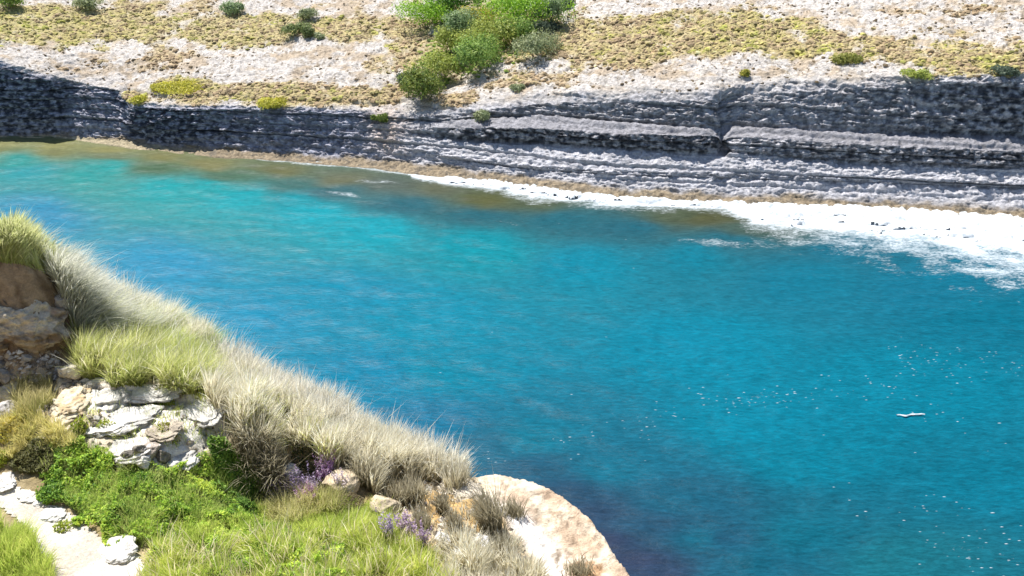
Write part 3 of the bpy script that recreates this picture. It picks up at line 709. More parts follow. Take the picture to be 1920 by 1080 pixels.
# stones edging the path
for i, (a_, b_, w2_, h2_, lb) in enumerate([(8, 905, 70, 34, 'white stone at the far left end of the path edging'), (48, 930, 52, 24, 'white edging stone with a dark pitted right side'), (72, 944, 26, 14, 'small white edging stone between two larger ones'),
                                            (96, 966, 56, 28, 'oval white edging stone in the middle of the path edge'), (215, 1032, 96, 42, 'biggest white flat stone on the gravel path edge')]):
    rock('edging_stone', lb, a_, b_, w2_, h2_, 80 + i, (0.72, 0.69, 0.64), 0.75, 7, -0.3, 0.35, 'stone', 'white stones along the path edge', rough_=0.07)
# loose chips and grit, too many to count
def grit(polys, n, smin, smax, cols):
    r = np.random.default_rng(77); V_, T_, C_ = [], [], []
    oct_v = np.array([(1, 0, 0), (0, 1, 0), (-1, 0, 0), (0, -1, 0), (0, 0, .7), (0, 0, -.5)]); oct_f = np.array([(0, 1, 4), (1, 2, 4), (2, 3, 4), (3, 0, 4), (1, 0, 5), (2, 1, 5), (3, 2, 5), (0, 3, 5)])
    for poly in polys:
        cnr = np.array([near_point(a_, b_)[:2] for a_, b_ in poly]); x0, y0 = cnr.min(0); x1, y1 = cnr.max(0)
        c = r.uniform((x0, y0), (x1, y1), (n * 3, 2)); zc = near_z(c[:, 0], c[:, 1]); a_, b_ = project(c[:, 0], c[:, 1], zc)
        ok = inpoly(a_, b_, poly); c, zc = c[ok][:n], zc[ok][:n]
        for (px_, py_), pz_ in zip(c, zc):
            sc_ = smin + (smax - smin) * r.random() ** 3; v_ = oct_v * sc_ * r.uniform(0.6, 1.4, (6, 3)); a = r.uniform(0, 6.28)
            v_ = np.column_stack([v_[:, 0] * math.cos(a) - v_[:, 1] * math.sin(a), v_[:, 0] * math.sin(a) + v_[:, 1] * math.cos(a), v_[:, 2]]) + (px_, py_, pz_ + 0.01)
            T_.append(oct_f + len(V_) * 6); V_.append(v_); C_.append(np.tile(np.array(cols[r.integers(len(cols))]) * r.uniform(0.75, 1.15), (6, 1)))
    tag(link('loose_stones', np_mesh('loose_stones', np.concatenate(V_), None, np.concatenate(T_), np.concatenate(C_), False), M_ROCK), 'small loose stone chips scattered on the outcrop, path and sand', None, None, 'stuff')
grit([POLY['crop'], POLY['tan'], [(735, 900), (890, 890), (965, 990), (1010, 1090), (860, 1090), (760, 975)], [(0, 660), (110, 660), (110, 715), (0, 715)]], 520, 0.008, 0.055, [(0.66, 0.62, 0.55), (0.5, 0.42, 0.3), (0.36, 0.31, 0.25), (0.24, 0.2, 0.15)])
# stones on the right slope
rock('stone', 'round whitish grey stone half hidden in the shadow behind the purple flowers', 549, 893, 34, 38, 91, (0.55, 0.53, 0.5), 1, 9, 0, 0.2)
rock('stone', 'rounded sandy boulder right of the purple flowers under the dry grass', 640, 915, 70, 50, 92, (0.56, 0.46, 0.32), 0.9, 7, 0.2, 0.3)
rock('stone', 'sandy boulder under the dry grass left of the yellow sand', 722, 955, 64, 40, 93, (0.56, 0.46, 0.33), 0.9, 8, 0.2, 0.3)
rock('stone', 'narrow white stone with a dark lower edge on the yellow sand', 830, 1016, 46, 26, 94, (0.66, 0.64, 0.63), 0.5, 8, -0.6, 0.25)
rock('stone', 'thin pale stone at the foot of the yellow sand, half in grass', 858, 1040, 40, 13, 95, (0.62, 0.6, 0.57), 0.5, 8, -0.5, 0.25)
rock('stone', 'white stone with a black hollow on the yellow sand, largest there', 900, 1022, 48, 38, 96, (0.7, 0.68, 0.65), 0.8, 8, -0.5, 0.25)
rock('limestone_slab', 'long pale ledge lying between two dry tufts above the yellow sand', 858, 925, 78, 34, 97, (0.64, 0.57, 0.46), 0.55, 8, -0.55, 0.4, 'rock slab')

# ================================================================== GRASS
def blades(px_poly, n, h, wd, cb, ct, lean, leansd, prof=(1, .8, .55), jit=12, droop=0.25, clump=0.5, seedh=0, cvar=0.18):
    """returns verts, quads, tris, colours of n blades whose roots lie in the polygon of photo pixels"""
    pts = np.zeros((0, 2)); r = RNG
    lo = np.min(px_poly, 0); hi = np.max(px_poly, 0)
    cnr = np.array([near_point(a_, b_)[:2] for a_, b_ in px_poly])
    x0, y0 = cnr.min(0) - 0.3; x1, y1 = cnr.max(0) + 0.3
    tries = 0
    while len(pts) < n and tries < 40:
        c = r.uniform((x0, y0), (x1, y1), (n * 2, 2)); zc = near_z(c[:, 0], c[:, 1])
        a_, b_ = project(c[:, 0], c[:, 1], zc)
        nx_ = fbm(c[:, 0] / 0.5, c[:, 1] / 0.5, c[:, 0] * 0 + 3, 2); ny_ = fbm(c[:, 0] / 0.5 + 9, c[:, 1] / 0.5, c[:, 0] * 0 + 3, 2)
        ok = inpoly(a_ + jit * nx_, b_ + jit * ny_, px_poly)
        cl_ = fbm(c[:, 0] / 0.22, c[:, 1] / 0.22, c[:, 0] * 0 + 6, 2)
        ok &= r.random(len(c)) < np.clip(1 - clump + clump * (cl_ * 1.6 + 0.5), 0.02, 1)
        sdd, _ = rim_dist(c[:, 0], c[:, 1]); ok &= sdd < 0.12
        pts = np.concatenate([pts, c[ok]]); tries += 1
    pts = pts[:n]; n = len(pts)
    z = near_z(pts[:, 0], pts[:, 1]) - 0.02
    return mk_blades(np.column_stack([pts, z]), h, wd, cb, ct, lean, leansd, prof, droop, seedh, cvar)
def mk_blades(base, h, wd, cb, ct, lean, leansd, prof, droop, seedh=0, cvar=0.18):
    r = RNG; n = len(base); k_ = len(prof)
    cl_ = fbm(base[:, 0] / 0.45 + 40, base[:, 1] / 0.45, base[:, 0] * 0, 3)
    hh = (h[0] * 0.75 + (h[1] * 1.12 - h[0] * 0.75) * r.random(n) ** 1.35) * (1 + 0.35 * cl_)
    ln = np.array(lean) + r.normal(0, leansd, (n, 2)) + 0.38 * np.column_stack([fbm(base[:, 0] / 0.26, base[:, 1] / 0.26 + 3, base[:, 0] * 0, 2), fbm(base[:, 0] / 0.26, base[:, 1] / 0.26 + 8, base[:, 0] * 0, 2)])
    tx, ty = base[:, 0] / 0.36 + 0.0, base[:, 1] / 0.36; e_ = 0.02
    t0 = worley2(tx, ty)[0]; gxy = np.column_stack([worley2(tx + e_, ty)[0] - t0, worley2(tx, ty + e_)[0] - t0]) / e_
    ln = ln + 0.42 * gxy * np.clip(t0, 0, 0.7)[:, None] * 1.4; hh = hh * np.clip(1.22 - 0.62 * t0, 0.55, 1.3)
    ang = r.uniform(-0.9, 0.9, n); sv = np.column_stack([np.cos(ang), np.sin(ang), np.zeros(n)])
    ww = wd * r.uniform(0.7, 1.3, n)
    vs, cs = [], []
    tone = (1 + cvar * r.normal(size=n) + 0.18 * cl_)[:, None]
    hmix = np.clip(0.5 + 0.35 * r.normal(size=n) + 0.4 * cl_, 0, 1)[:, None]
    cb = np.array(cb); ct = np.array(ct)
    if cb.ndim == 1: cb = np.array([cb, cb])
    if ct.ndim == 1: ct = np.array([ct, ct])
    CB = cb[0] * (1 - hmix) + cb[1] * hmix; CT = ct[0] * (1 - hmix) + ct[1] * hmix
    for i in range(k_ + 1):
        s = i / k_
        up = hh * (s - droop * s * s * np.linalg.norm(ln, axis=1))
        p = base + np.column_stack([ln * (hh * s ** 1.7)[:, None], up])
        c = (CB * (1 - s) + CT * s) * tone
        if i < k_:
            vs += [p - sv * (ww * prof[i] / 2)[:, None], p + sv * (ww * prof[i] / 2)[:, None]]; cs += [c, c]
        else:
            vs.append(p); cs.append(c)
    V = np.stack(vs, 1); C_ = np.stack(cs, 1); m = V.shape[1]
    b0 = (np.arange(n) * m)[:, None]
    Q = np.concatenate([b0 + np.array([2 * i, 2 * i + 1, 2 * i + 3, 2 * i + 2]) for i in range(k_ - 1)]) if k_ > 1 else np.zeros((0, 4), int)
    T = b0 + np.array([2 * k_ - 2, 2 * k_ - 1, 2 * k_])
    return V.reshape(-1, 3), Q, T, np.clip(C_.reshape(-1, 3), 0.005, 0.9)
def join(parts):
    off = 0; V, Q, T, C_ = [], [], [], []
    for v_, q_, t_, c_ in parts:
        V.append(v_); Q.append(q_ + off); T.append(t_ + off); C_.append(c_); off += len(v_)
    return np.concatenate(V), np.concatenate(Q), np.concatenate(T), np.concatenate(C_)
def stuff(name, label, parts, mat):
    v_, q_, t_, c_ = join(parts)
    return tag(link(name, np_mesh(name, v_, q_, t_, c_, False), mat), label, None, None, 'stuff')
STRAW_B = ((0.42, 0.38, 0.20), (0.54, 0.47, 0.28)); STRAW_T = ((0.78, 0.73, 0.56), (0.87, 0.83, 0.72))
GRN_B = ((0.22, 0.30, 0.06), (0.34, 0.36, 0.10)); GRN_T = ((0.55, 0.62, 0.18), (0.72, 0.70, 0.34))
SIL_B = ((0.28, 0.32, 0.15), (0.38, 0.38, 0.22)); SIL_T = ((0.60, 0.60, 0.50), (0.76, 0.75, 0.69))
PR = (0.8, 1.1, 1.0)
pA = [(365, 640), (420, 668), (600, 765), (760, 842), (890, 898), (840, 912), (780, 905), (700, 915), (640, 885), (560, 856), (470, 858), (430, 810), (395, 760)]
stuff('pale_grass', 'tall pale straw grass along the rim of the headland', [
    blades(pA, 50000, (0.24, 0.46), 0.0078, STRAW_B, STRAW_T, (0.10, 0.02), 0.2, PR, 24, 0.2, 0.85),
    blades([(395, 655), (600, 765), (760, 842), (880, 895), (850, 905), (600, 800), (400, 690)], 11000, (0.34, 0.56), 0.0075, STRAW_B, ((0.80, 0.76, 0.66), (0.88, 0.85, 0.80)), (0.12, 0.02), 0.18, PR, 14, 0.2, 0.6),
    blades([(120, 640), (260, 600), (400, 668), (430, 800), (380, 745), (250, 722), (150, 700)], 5000, (0.3, 0.6), 0.006, STRAW_B, STRAW_T, (0.16, 0), 0.26, PR, 26, 0.25, 0.8),
    blades([(60, 470), (250, 585), (600, 765), (880, 895), (840, 905), (560, 800), (330, 690), (140, 560)], 2200, (0.35, 0.68), 0.005, STRAW_B, ((0.82, 0.78, 0.68), (0.88, 0.86, 0.8)), (0.14, 0), 0.26, (1, .6, 1.6), 20, 0.25, 0.6),
    blades([(380, 690), (470, 740), (640, 860), (600, 870), (440, 800)], 5000, (0.2, 0.4), 0.008, GRN_B, GRN_T, (0.1, 0), 0.26, PR, 30, 0.25, 0.9)], M_GRASS)
stuff('green_grass', 'bright green and yellow grass on the slope right of the shaded rock face', [
    blades([(130, 650), (200, 610), (300, 640), (390, 690), (400, 745), (300, 722), (190, 712), (140, 690)], 34000, (0.3, 0.55), 0.008, GRN_B, GRN_T, (0.22, -0.05), 0.24, (1, .85, .6), 26, 0.3, 0.75),
    blades([(230, 610), (330, 620), (395, 665), (395, 710), (330, 690), (260, 650)], 15000, (0.33, 0.55), 0.008, ((0.15, 0.24, 0.04), (0.22, 0.3, 0.06)), ((0.40, 0.53, 0.11), (0.54, 0.58, 0.18)), (0.42, -0.05), 0.22, (1, .85, .6), 26, 0.4, 0.7),
    blades([(-30, 440), (60, 445), (110, 485), (110, 520), (40, 500), (-30, 490)], 14000, (0.2, 0.42), 0.008, GRN_B, ((0.66, 0.70, 0.3), (0.74, 0.72, 0.45)), (0.12, 0), 0.18, PR, 8, 0.2, 0.5)], M_GRASS)
stuff('silver_grass', 'windswept silvery grey green grass beside the shaded rock face', [
    blades([(60, 470), (130, 500), (260, 585), (330, 640), (300, 650), (220, 640), (140, 640), (120, 560), (100, 510)], 38000, (0.36, 0.6), 0.0075, SIL_B, SIL_T, (0.5, -0.05), 0.2, PR, 20, 0.4, 0.75),
    blades([(230, 580), (330, 625), (400, 668), (390, 690), (300, 640)], 10000, (0.4, 0.6), 0.0075, STRAW_B, STRAW_T, (0.16, 0), 0.14, PR, 8, 0.2, 0.4)], M_GRASS)
YG_B = ((0.26, 0.36, 0.06), (0.40, 0.44, 0.09)); YG_T = ((0.52, 0.68, 0.12), (0.78, 0.78, 0.26))
stuff('meadow_grass', 'fine yellow green grass across the bottom of the headland', [
    blades([(255, 1100), (300, 1000), (420, 985), (520, 955), (620, 935), (700, 945), (770, 1000), (870, 1100), (870, 1160), (260, 1160)], 64000, (0.10, 0.22), 0.0075, YG_B, YG_T, (0.05, 0.0), 0.26, (1, .8, .5), 24, 0.25, 0.75),
    blades([(480, 930), (640, 930), (640, 975), (500, 990)], 7000, (0.18, 0.32), 0.009, ((0.26, 0.3, 0.07), (0.36, 0.34, 0.12)), ((0.56, 0.56, 0.22), (0.7, 0.62, 0.36)), (0.1, 0.0), 0.24, (1, .8, .5), 12, 0.25, 0.4),
    blades([(255, 1100), (290, 1030), (480, 1010), (700, 1000), (870, 1100), (870, 1160), (260, 1160)], 1700, (0.22, 0.4), 0.007, STRAW_B, ((0.8, 0.7, 0.42), (0.82, 0.75, 0.55)), (0.08, 0), 0.2, PR, 16, 0.2, 0.5),
    blades([(-30, 965), (50, 1000), (92, 1060), (96, 1160), (-30, 1160)], 12000, (0.18, 0.36), 0.0075, YG_B, YG_T, (0.12, 0.0), 0.22, (1, .8, .5), 12, 0.25, 0.5)], M_GRASS)
stuff('dry_grass', 'sparse dry straw grass on the sandy slope by the pale rock slab', [
    blades([(690, 925), (860, 925), (940, 990), (1030, 1100), (860, 1150), (760, 1000)], 1500, (0.10, 0.24), 0.008, STRAW_B, STRAW_T, (0.06, 0), 0.2, PR, 16, 0.2, 0.95),
    blades([(820, 1020), (940, 1000), (1030, 1100), (830, 1150)], 4500, (0.15, 0.34), 0.008, STRAW_B, STRAW_T, (0.06, 0), 0.2, PR, 16, 0.2, 0.8),
    blades([(0, 800), (70, 780), (150, 830), (110, 860), (30, 870), (0, 860)], 6000, (0.1, 0.22), 0.009, YG_B, ((0.74, 0.64, 0.24), (0.78, 0.66, 0.36)), (0.05, 0), 0.25, (1, .8, .5), 14, 0.25, 0.7),
    blades([(130, 760), (300, 720), (430, 760), (420, 830), (300, 840), (170, 820)], 1500, (0.05, 0.16), 0.007, YG_B, YG_T, (0.05, 0), 0.3, (1, .8, .5), 16, 0.25, 0.98),
    blades([(35, 720), (90, 715), (105, 760), (60, 790), (30, 775)], 2500, (0.15, 0.32), 0.009, GRN_B, ((0.52, 0.46, 0.2), (0.68, 0.58, 0.34)), (0.05, 0), 0.3, (1, .8, .5), 10, 0.25, 0.8)], M_GRASS)

def leaves(px_poly, n, size, hgt, cols, jit=14, clump=0.5, cam_z=None):
    r = RNG; pts = np.zeros((0, 2)); cnr = np.array([near_point(a_, b_)[:2] for a_, b_ in px_poly])
    x0, y0 = cnr.min(0) - 0.3; x1, y1 = cnr.max(0) + 0.3; tries = 0
    while len(pts) < n and tries < 40:
        c = r.uniform((x0, y0), (x1, y1), (n * 2, 2)); a_, b_ = project(c[:, 0], c[:, 1], near_z(c[:, 0], c[:, 1]))
        nx_ = fbm(c[:, 0] / 0.4, c[:, 1] / 0.4, c[:, 0] * 0 + 3, 2); ok = inpoly(a_ + jit * nx_, b_ - jit * nx_, px_poly)
        cl_ = fbm(c[:, 0] / 0.16, c[:, 1] / 0.16, c[:, 0] * 0 + 6, 2)
        ok &= r.random(len(c)) < np.clip(1 - clump + clump * (cl_ * 1.8 + 0.5), 0.02, 1)
        pts = np.concatenate([pts, c[ok]]); tries += 1
    pts = pts[:n]; n = len(pts)
    mound = np.clip(0.55 + 0.6 * fbm(pts[:, 0] / 0.3, pts[:, 1] / 0.3, pts[:, 0] * 0 + 2, 3), 0.1, 1.3)
    z = near_z(pts[:, 0], pts[:, 1]) + hgt * mound * np.sqrt(r.random(n))
    return leaf_cards(np.column_stack([pts, z]), size, cols, r.normal(size=(n, 3)) * 0.7 + np.array([0, -0.2, 1.0]))
def leaf_cards(p, size, cols, nrm, tone_scale=0.6):
    r = RNG; n = len(p); nrm = nrm / np.linalg.norm(nrm, axis=1)[:, None]
    a_ = np.cross(nrm, r.normal(size=(n, 3))); a_ /= np.linalg.norm(a_, axis=1)[:, None]; b_ = np.cross(nrm, a_)
    s = size * r.uniform(0.6, 1.3, n)[:, None]
    V = np.stack([p - a_ * s, p + b_ * s * 0.45, p + a_ * s + nrm * s * 0.15, p - b_ * s * 0.45], 1).reshape(-1, 3)
    cols = np.array(cols); k_ = np.clip(0.5 + 0.45 * fbm(p[:, 0] / tone_scale + 3, p[:, 1] / tone_scale, p[:, 2] / tone_scale, 3) + 0.22 * r.normal(size=n), 0, 0.999) * (len(cols) - 1)
    i = k_.astype(int); f = (k_ - i)[:, None]; c = cols[i] * (1 - f) + cols[np.minimum(i + 1, len(cols) - 1)] * f
    c = np.clip(c * (1 + 0.16 * r.normal(size=n))[:, None], 0.004, 0.8)
    Q = np.arange(n * 4).reshape(-1, 4)
    return V, Q, np.zeros((0, 3), int), np.repeat(c, 4, 0)
HC = [(0.08, 0.18, 0.03), (0.22, 0.38, 0.045), (0.42, 0.58, 0.07), (0.60, 0.68, 0.10)]
stuff('green_herbs', 'bright green leafy herbs covering the ground between the outcrop and the path', [
    leaves([(75, 870), (130, 838), (235, 882), (330, 884), (400, 852), (470, 905), (520, 950), (420, 985), (300, 995), (270, 1030), (215, 1010), (140, 962), (62, 915)], 40000, 0.020, 0.16, HC, 26, 0.95),
    blades([(75, 870), (130, 838), (330, 884), (400, 852), (520, 950), (300, 995), (270, 1030), (140, 962)], 9000, (0.08, 0.24), 0.006, ((0.14, 0.26, 0.05), (0.26, 0.36, 0.07)), ((0.5, 0.62, 0.14), (0.68, 0.68, 0.26)), (0.04, 0), 0.3, (1, .8, .5), 20, 0.25, 0.7),
    leaves([(390, 850), (440, 830), (500, 900), (480, 960), (420, 930)], 7000, 0.024, 0.26, [(0.09, 0.18, 0.035), (0.2, 0.34, 0.055), (0.36, 0.5, 0.08)]),
    leaves([(250, 980), (520, 960), (640, 960), (600, 1040), (360, 1100), (280, 1060)], 26000, 0.017, 0.14, [(0.16, 0.3, 0.04), (0.38, 0.52, 0.07), (0.58, 0.62, 0.12)], 20, 0.9),
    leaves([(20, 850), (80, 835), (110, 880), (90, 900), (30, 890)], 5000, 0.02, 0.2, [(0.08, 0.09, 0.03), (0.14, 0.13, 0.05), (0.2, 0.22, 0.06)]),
    leaves([(500, 1040), (640, 1030), (660, 1100), (520, 1110)], 5000, 0.022, 0.2, HC, 14, 0.8)], M_LEAF)

# small plants on the outcrop, each one a thing
def little_plant(name, label, px, py, rpx, hgt, n, cols, size=0.018, cat='plant', group=None):
    p = near_point(px, py); t = float(p[1] * CP - (p[2] - CH) * SP); R_ = rpx * t / FPX
    r = RNG; a_ = r.uniform(0, 6.283, n); rr = R_ * np.sqrt(r.random(n))
    x_ = rr * np.cos(a_); y_ = rr * np.sin(a_) * 0.8; z_ = near_z(p[0] + x_, p[1] + y_) - p[2] + hgt * r.random(n) * (1 - 0.6 * (rr / R_) ** 2)
    root = empty(name, p); tag(root, label, cat, group)
    v_, q_, t_, c_ = leaf_cards(np.column_stack([x_, y_, z_]), size, cols, r.normal(size=(n, 3)) + np.array([0, -0.2, 0.8]))
    link('foliage', np_mesh('foliage', v_, q_, None, c_, False), M_LEAF, root)['kind'] = 'stuff'
    m_ = 14; bb = np.column_stack([r.normal(0, R_ * .3, m_), r.normal(0, R_ * .3, m_), np.zeros(m_)]); bb[:, 2] = near_z(p[0] + bb[:, 0], p[1] + bb[:, 1]) - p[2] - 0.02
    v_, q_, t_, c_ = mk_blades(bb, (hgt * .6, hgt), 0.01, (0.14, 0.16, 0.05), (0.2, 0.24, 0.06), (0, 0), 0.4, (1, .7), 0.1)
    link('stem', np_mesh('stem', v_, q_, t_, c_, False), M_LEAF, root)['kind'] = 'stuff'
    return root
YC = [(0.16, 0.24, 0.03), (0.34, 0.40, 0.05), (0.5, 0.46, 0.08)]
little_plant('small_plant', 'yellow green plant growing alone on top of the white outcrop', 305, 756, 22, 0.12, 380, YC)
little_plant('small_plant', 'yellow green plant in the crack below the dark brown hollow', 152, 812, 16, 0.2, 420, YC)
little_plant('small_plant', 'sparse yellow green plant in the middle of the white outcrop', 202, 806, 18, 0.12, 260, YC)
little_plant('small_plant', 'green plant filling the round hollow in the white outcrop', 312, 812, 22, 0.08, 360, [(0.16, 0.18, 0.03), (0.3, 0.3, 0.05), (0.42, 0.42, 0.06)])
little_plant('small_plant', 'bushy dark yellow green plant between outcrop and tall pale grass', 405, 725, 26, 0.24, 600, [(0.10, 0.11, 0.02), (0.24, 0.24, 0.04), (0.34, 0.3, 0.06)])
little_plant('small_plant', 'bright yellow plant at the left edge beside the path stones', 2, 868, 20, 0.18, 500, YC)
little_plant('small_plant', 'golden yellow plant at the left edge below the grey block', 22, 810, 34, 0.14, 800, [(0.3, 0.28, 0.04), (0.5, 0.42, 0.06), (0.6, 0.46, 0.1)])
little_plant('small_plant', 'low green sprig growing in the middle of the gravel path', 120, 990, 18, 0.08, 200, YC)
little_plant('small_plant', 'brown dried bush between the meadow grass and the dry grass', 655, 950, 30, 0.22, 1100, [(0.10, 0.085, 0.05), (0.2, 0.16, 0.09), (0.28, 0.22, 0.13)], 0.014)
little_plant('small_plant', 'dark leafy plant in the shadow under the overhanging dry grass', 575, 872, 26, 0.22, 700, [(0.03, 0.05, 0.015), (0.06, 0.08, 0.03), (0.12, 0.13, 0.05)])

# single tufts on the sand
def tuft(label, px, py, rpx, h, n, lean=(0.1, 0), cb=((0.12, 0.11, 0.05), (0.18, 0.15, 0.07)), ct=((0.42, 0.37, 0.25), (0.55, 0.5, 0.38))):
    p = near_point(px, py); t = float(p[1] * CP - (p[2] - CH) * SP); R_ = rpx * t / FPX
    r = RNG; b_ = np.column_stack([r.normal(0, R_ * 0.5, n), r.normal(0, R_ * 0.4, n), np.zeros(n)]); b_[:, 2] = near_z(p[0] + b_[:, 0], p[1] + b_[:, 1]) - p[2] - 0.02
    v_, q_, t_, c_ = mk_blades(b_, h, 0.009, cb, ct, lean, 0.22, (1, .8, .8, .6), 0.25)
    return tag(link('grass_tuft', np_mesh('grass_tuft', v_, q_, t_, c_, False), M_GRASS, None, p), label, 'grass tuft', 'dry grass tufts on the sandy slope')
tuft('dense dry tuft on the rim at the top of the pale ledge', 857, 912, 18, (0.22, 0.4), 500)
tuft('tall leaning dry tuft beside the pale rock slab, biggest on the sand', 922, 990, 20, (0.4, 0.66), 700, (-0.15, 0.05))
tuft('small upright tuft in the middle of the yellow sand', 853, 992, 12, (0.16, 0.3), 330)
tuft('slim tuft on the sand left of the pale ledge', 830, 962, 11, (0.24, 0.4), 300)
tuft('brown tuft on the sand above the purple flower spikes', 790, 988, 14, (0.18, 0.3), 380)
tuft('broad tuft hanging over the sandy boulder', 765, 940, 26, (0.26, 0.42), 800)
tuft('tuft with a dark base just right of the rounded sandy boulder', 690, 905, 24, (0.25, 0.42), 750)
tuft('low dry tuft beside the white stone with the black hollow', 948, 1040, 22, (0.2, 0.36), 500)
tuft('drooping tuft whose long blades arch over the dark hollow beside the purple flowers', 490, 880, 38, (0.36, 0.58), 1300, (0.15, -0.35))
tuft('faint wispy tuft at the bottom edge of the pale rock slab', 1085, 1075, 30, (0.14, 0.26), 260)
tuft('thin dry tuft in the cleft of the pale rock slab', 962, 962, 20, (0.16, 0.3), 260)
# flowers
def flowers(label, px, py, rpx, h, n, cols):
    p = near_point(px, py); t = float(p[1] * CP - (p[2] - CH) * SP); R_ = rpx * t / FPX; r = RNG
    root = tag(empty('flower_clump', p), label, 'flowers', 'purple flower spikes on the headland')
    b_ = np.column_stack([r.uniform(-R_, R_, n), r.normal(0, R_ * 0.35, n), np.zeros(n)]); b_[:, 2] = near_z(p[0] + b_[:, 0], p[1] + b_[:, 1]) - p[2] - 0.02
    hh = r.uniform(*h, n); ln = r.normal(0, 0.12, (n, 2)); V, Q, C_ = [], [], []
    v_, q_, t_, c_ = mk_blades(b_, h, 0.008, (0.1, 0.12, 0.05), (0.2, 0.2, 0.12), (0, 0), 0.12, (1, .8), 0.1)
    link('stem', np_mesh('stem', v_, q_, t_, c_, False), M_LEAF, root)['kind'] = 'stuff'
    m_ = 16; s = np.tile(np.linspace(0.45, 1.0, m_), n); i = np.repeat(np.arange(n), m_)
    hh = hh * 1.25
    pos = b_[i] + np.column_stack([ln[i] * (hh[i] * s)[:, None], hh[i] * s]) + r.normal(0, 0.009, (n * m_, 3))
    v_, q_, t_, c_ = leaf_cards(pos, 0.017, cols, r.normal(size=(n * m_, 3)), 0.3)
    link('flower_spikes', np_mesh('flower_spikes', v_, q_, None, c_, False), M_PETAL, root)['kind'] = 'stuff'
PU = [(0.30, 0.23, 0.38), (0.48, 0.39, 0.56), (0.64, 0.56, 0.68)]; PI_ = [(0.60, 0.34, 0.62), (0.7, 0.46, 0.72), (0.76, 0.58, 0.76)]; PL = [(0.62, 0.5, 0.58), (0.7, 0.6, 0.64), (0.72, 0.66, 0.66)]
flowers('big dense violet flower clump in front of the round whitish stone', 562, 935, 34, (0.18, 0.36), 62, PU)
flowers('pinkish flower clump at the right front of the big violet clump', 578, 948, 14, (0.16, 0.3), 30, [(0.4, 0.22, 0.36), (0.5, 0.32, 0.45)])
flowers('bright magenta pink flower clump right of the dark hollow', 611, 902, 15, (0.16, 0.3), 55, PI_)
flowers('pale faded pink flower clump against the rounded sandy boulder', 644, 925, 13, (0.15, 0.3), 30, PL)
flowers('dull violet flower spikes in the grass, leftmost of three near the sand', 728, 1010, 9, (0.2, 0.36), 22, PU)
flowers('pale lilac flower spikes in the grass at the edge of the sand', 766, 1005, 14, (0.18, 0.32), 30, [(0.42, 0.3, 0.44), (0.56, 0.44, 0.55)])
flowers('slender lilac flower spikes left of the narrow white stone', 795, 1028, 8, (0.2, 0.36), 18, [(0.34, 0.24, 0.38), (0.5, 0.38, 0.5)])
flowers('dark violet flower stems at the left front of the dark hollow', 524, 948, 14, (0.2, 0.36), 22, [(0.12, 0.08, 0.16), (0.28, 0.22, 0.34)])
# dry twigs
def twigs(label, px, py, h, n):
    p = near_point(px, py); b_ = np.column_stack([RNG.normal(0, 0.06, n), RNG.normal(0, 0.05, n), np.zeros(n)]); b_[:, 2] = near_z(p[0] + b_[:, 0], p[1] + b_[:, 1]) - p[2] - 0.02
    v_, q_, t_, c_ = mk_blades(b_, (h * .5, h), 0.012, (0.3, 0.25, 0.2), (0.45, 0.4, 0.32), (0.1, 0), 0.5, (1, .8, .5), 0.1)
    tag(link('dry_twigs', np_mesh('dry_twigs', v_, q_, t_, c_, False), M_DEAD, None, p), label, 'twigs')
twigs('bare dry twigs standing in the shadow left of the upright cream stone', 82, 690, 0.3, 14)
twigs('bare dry twigs leaning against the upright cream stone', 112, 692, 0.28, 10)
twigs('single pale stem standing on the far end of the rock slab by the water', 911, 890, 0.2, 1)

# ================================================================== FAR VEGETATION
# low cushion scrub, too many to count
r = np.random.default_rng(21)
n = 100000
sxp = r.uniform(-350, 2250, n); syp = r.uniform(-120, 235, n)
ic = np.clip(np.searchsorted(cpx, sxp), 1, NC - 1)
ycol = YPX[:, ic]                                             # rows x n, decreasing
ir = np.clip((ycol > syp[None]).sum(0), 1, NR - 2)
pos = G2[ir, ic]; mv = vm[ir, ic]; hu = hue[ir, ic]; sg_ = SEG[ir, ic]
# accept in proportion to the ground area behind each picture row, and to the vegetation field
area = (np.linalg.norm(pos - np.array([0, 0, CH]), axis=1) / 60) ** 2
stray = (sg_ > 7.8) & (r.random(n) < 0.06)
ok = (((r.random(n) < mv * 0.9) & (sg_ > 7.4)) | stray) & (sg_ < 11)
pos = pos[ok]; hu = hu[ok]; mv = mv[ok]; n = len(pos)
rad = (0.07 + 0.2 * r.random(n) ** 2.2) * np.where(mv < 0.3, 0.7, 1.0)
# each cushion: a ragged low dome of 5 outer points, 5 upper points and a top
ang = np.linspace(0, 2 * np.pi, 6)[:-1]
V = np.zeros((n, 11, 3)); jit = r.uniform(0.6, 1.3, (n, 11)); jh = r.uniform(0.5, 1.4, (n, 11))
for i in range(5):
    V[:, i] = pos + np.column_stack([rad * jit[:, i] * 1.15 * math.cos(ang[i]), rad * jit[:, i] * 1.15 * math.sin(ang[i]), -0.06 + 0 * rad])
    V[:, 5 + i] = pos + np.column_stack([rad * jit[:, 5 + i] * 0.75 * math.cos(ang[i] + .6), rad * jit[:, 5 + i] * 0.75 * math.sin(ang[i] + .6), rad * 0.24 * jh[:, 5 + i]])
V[:, 10] = pos + np.column_stack([rad * 0, rad * 0, rad * 0.36 * jh[:, 10]])
T = [(i, (i + 1) % 5, 5 + i) for i in range(5)] + [((i + 1) % 5, 5 + (i + 1) % 5, 5 + i) for i in range(5)] + [(5 + i, 5 + (i + 1) % 5, 10) for i in range(5)]
T = (np.arange(n) * 11)[:, None, None] + np.array(T)[None]
pn = fbm(pos[:, 0] / 1.6, pos[:, 1] / 1.6, pos[:, 2] * 0, 3); hsel = np.clip(hu * 0.72 - 0.12 + 0.65 * pn + 0.18 * r.normal(size=n), 0, 1)
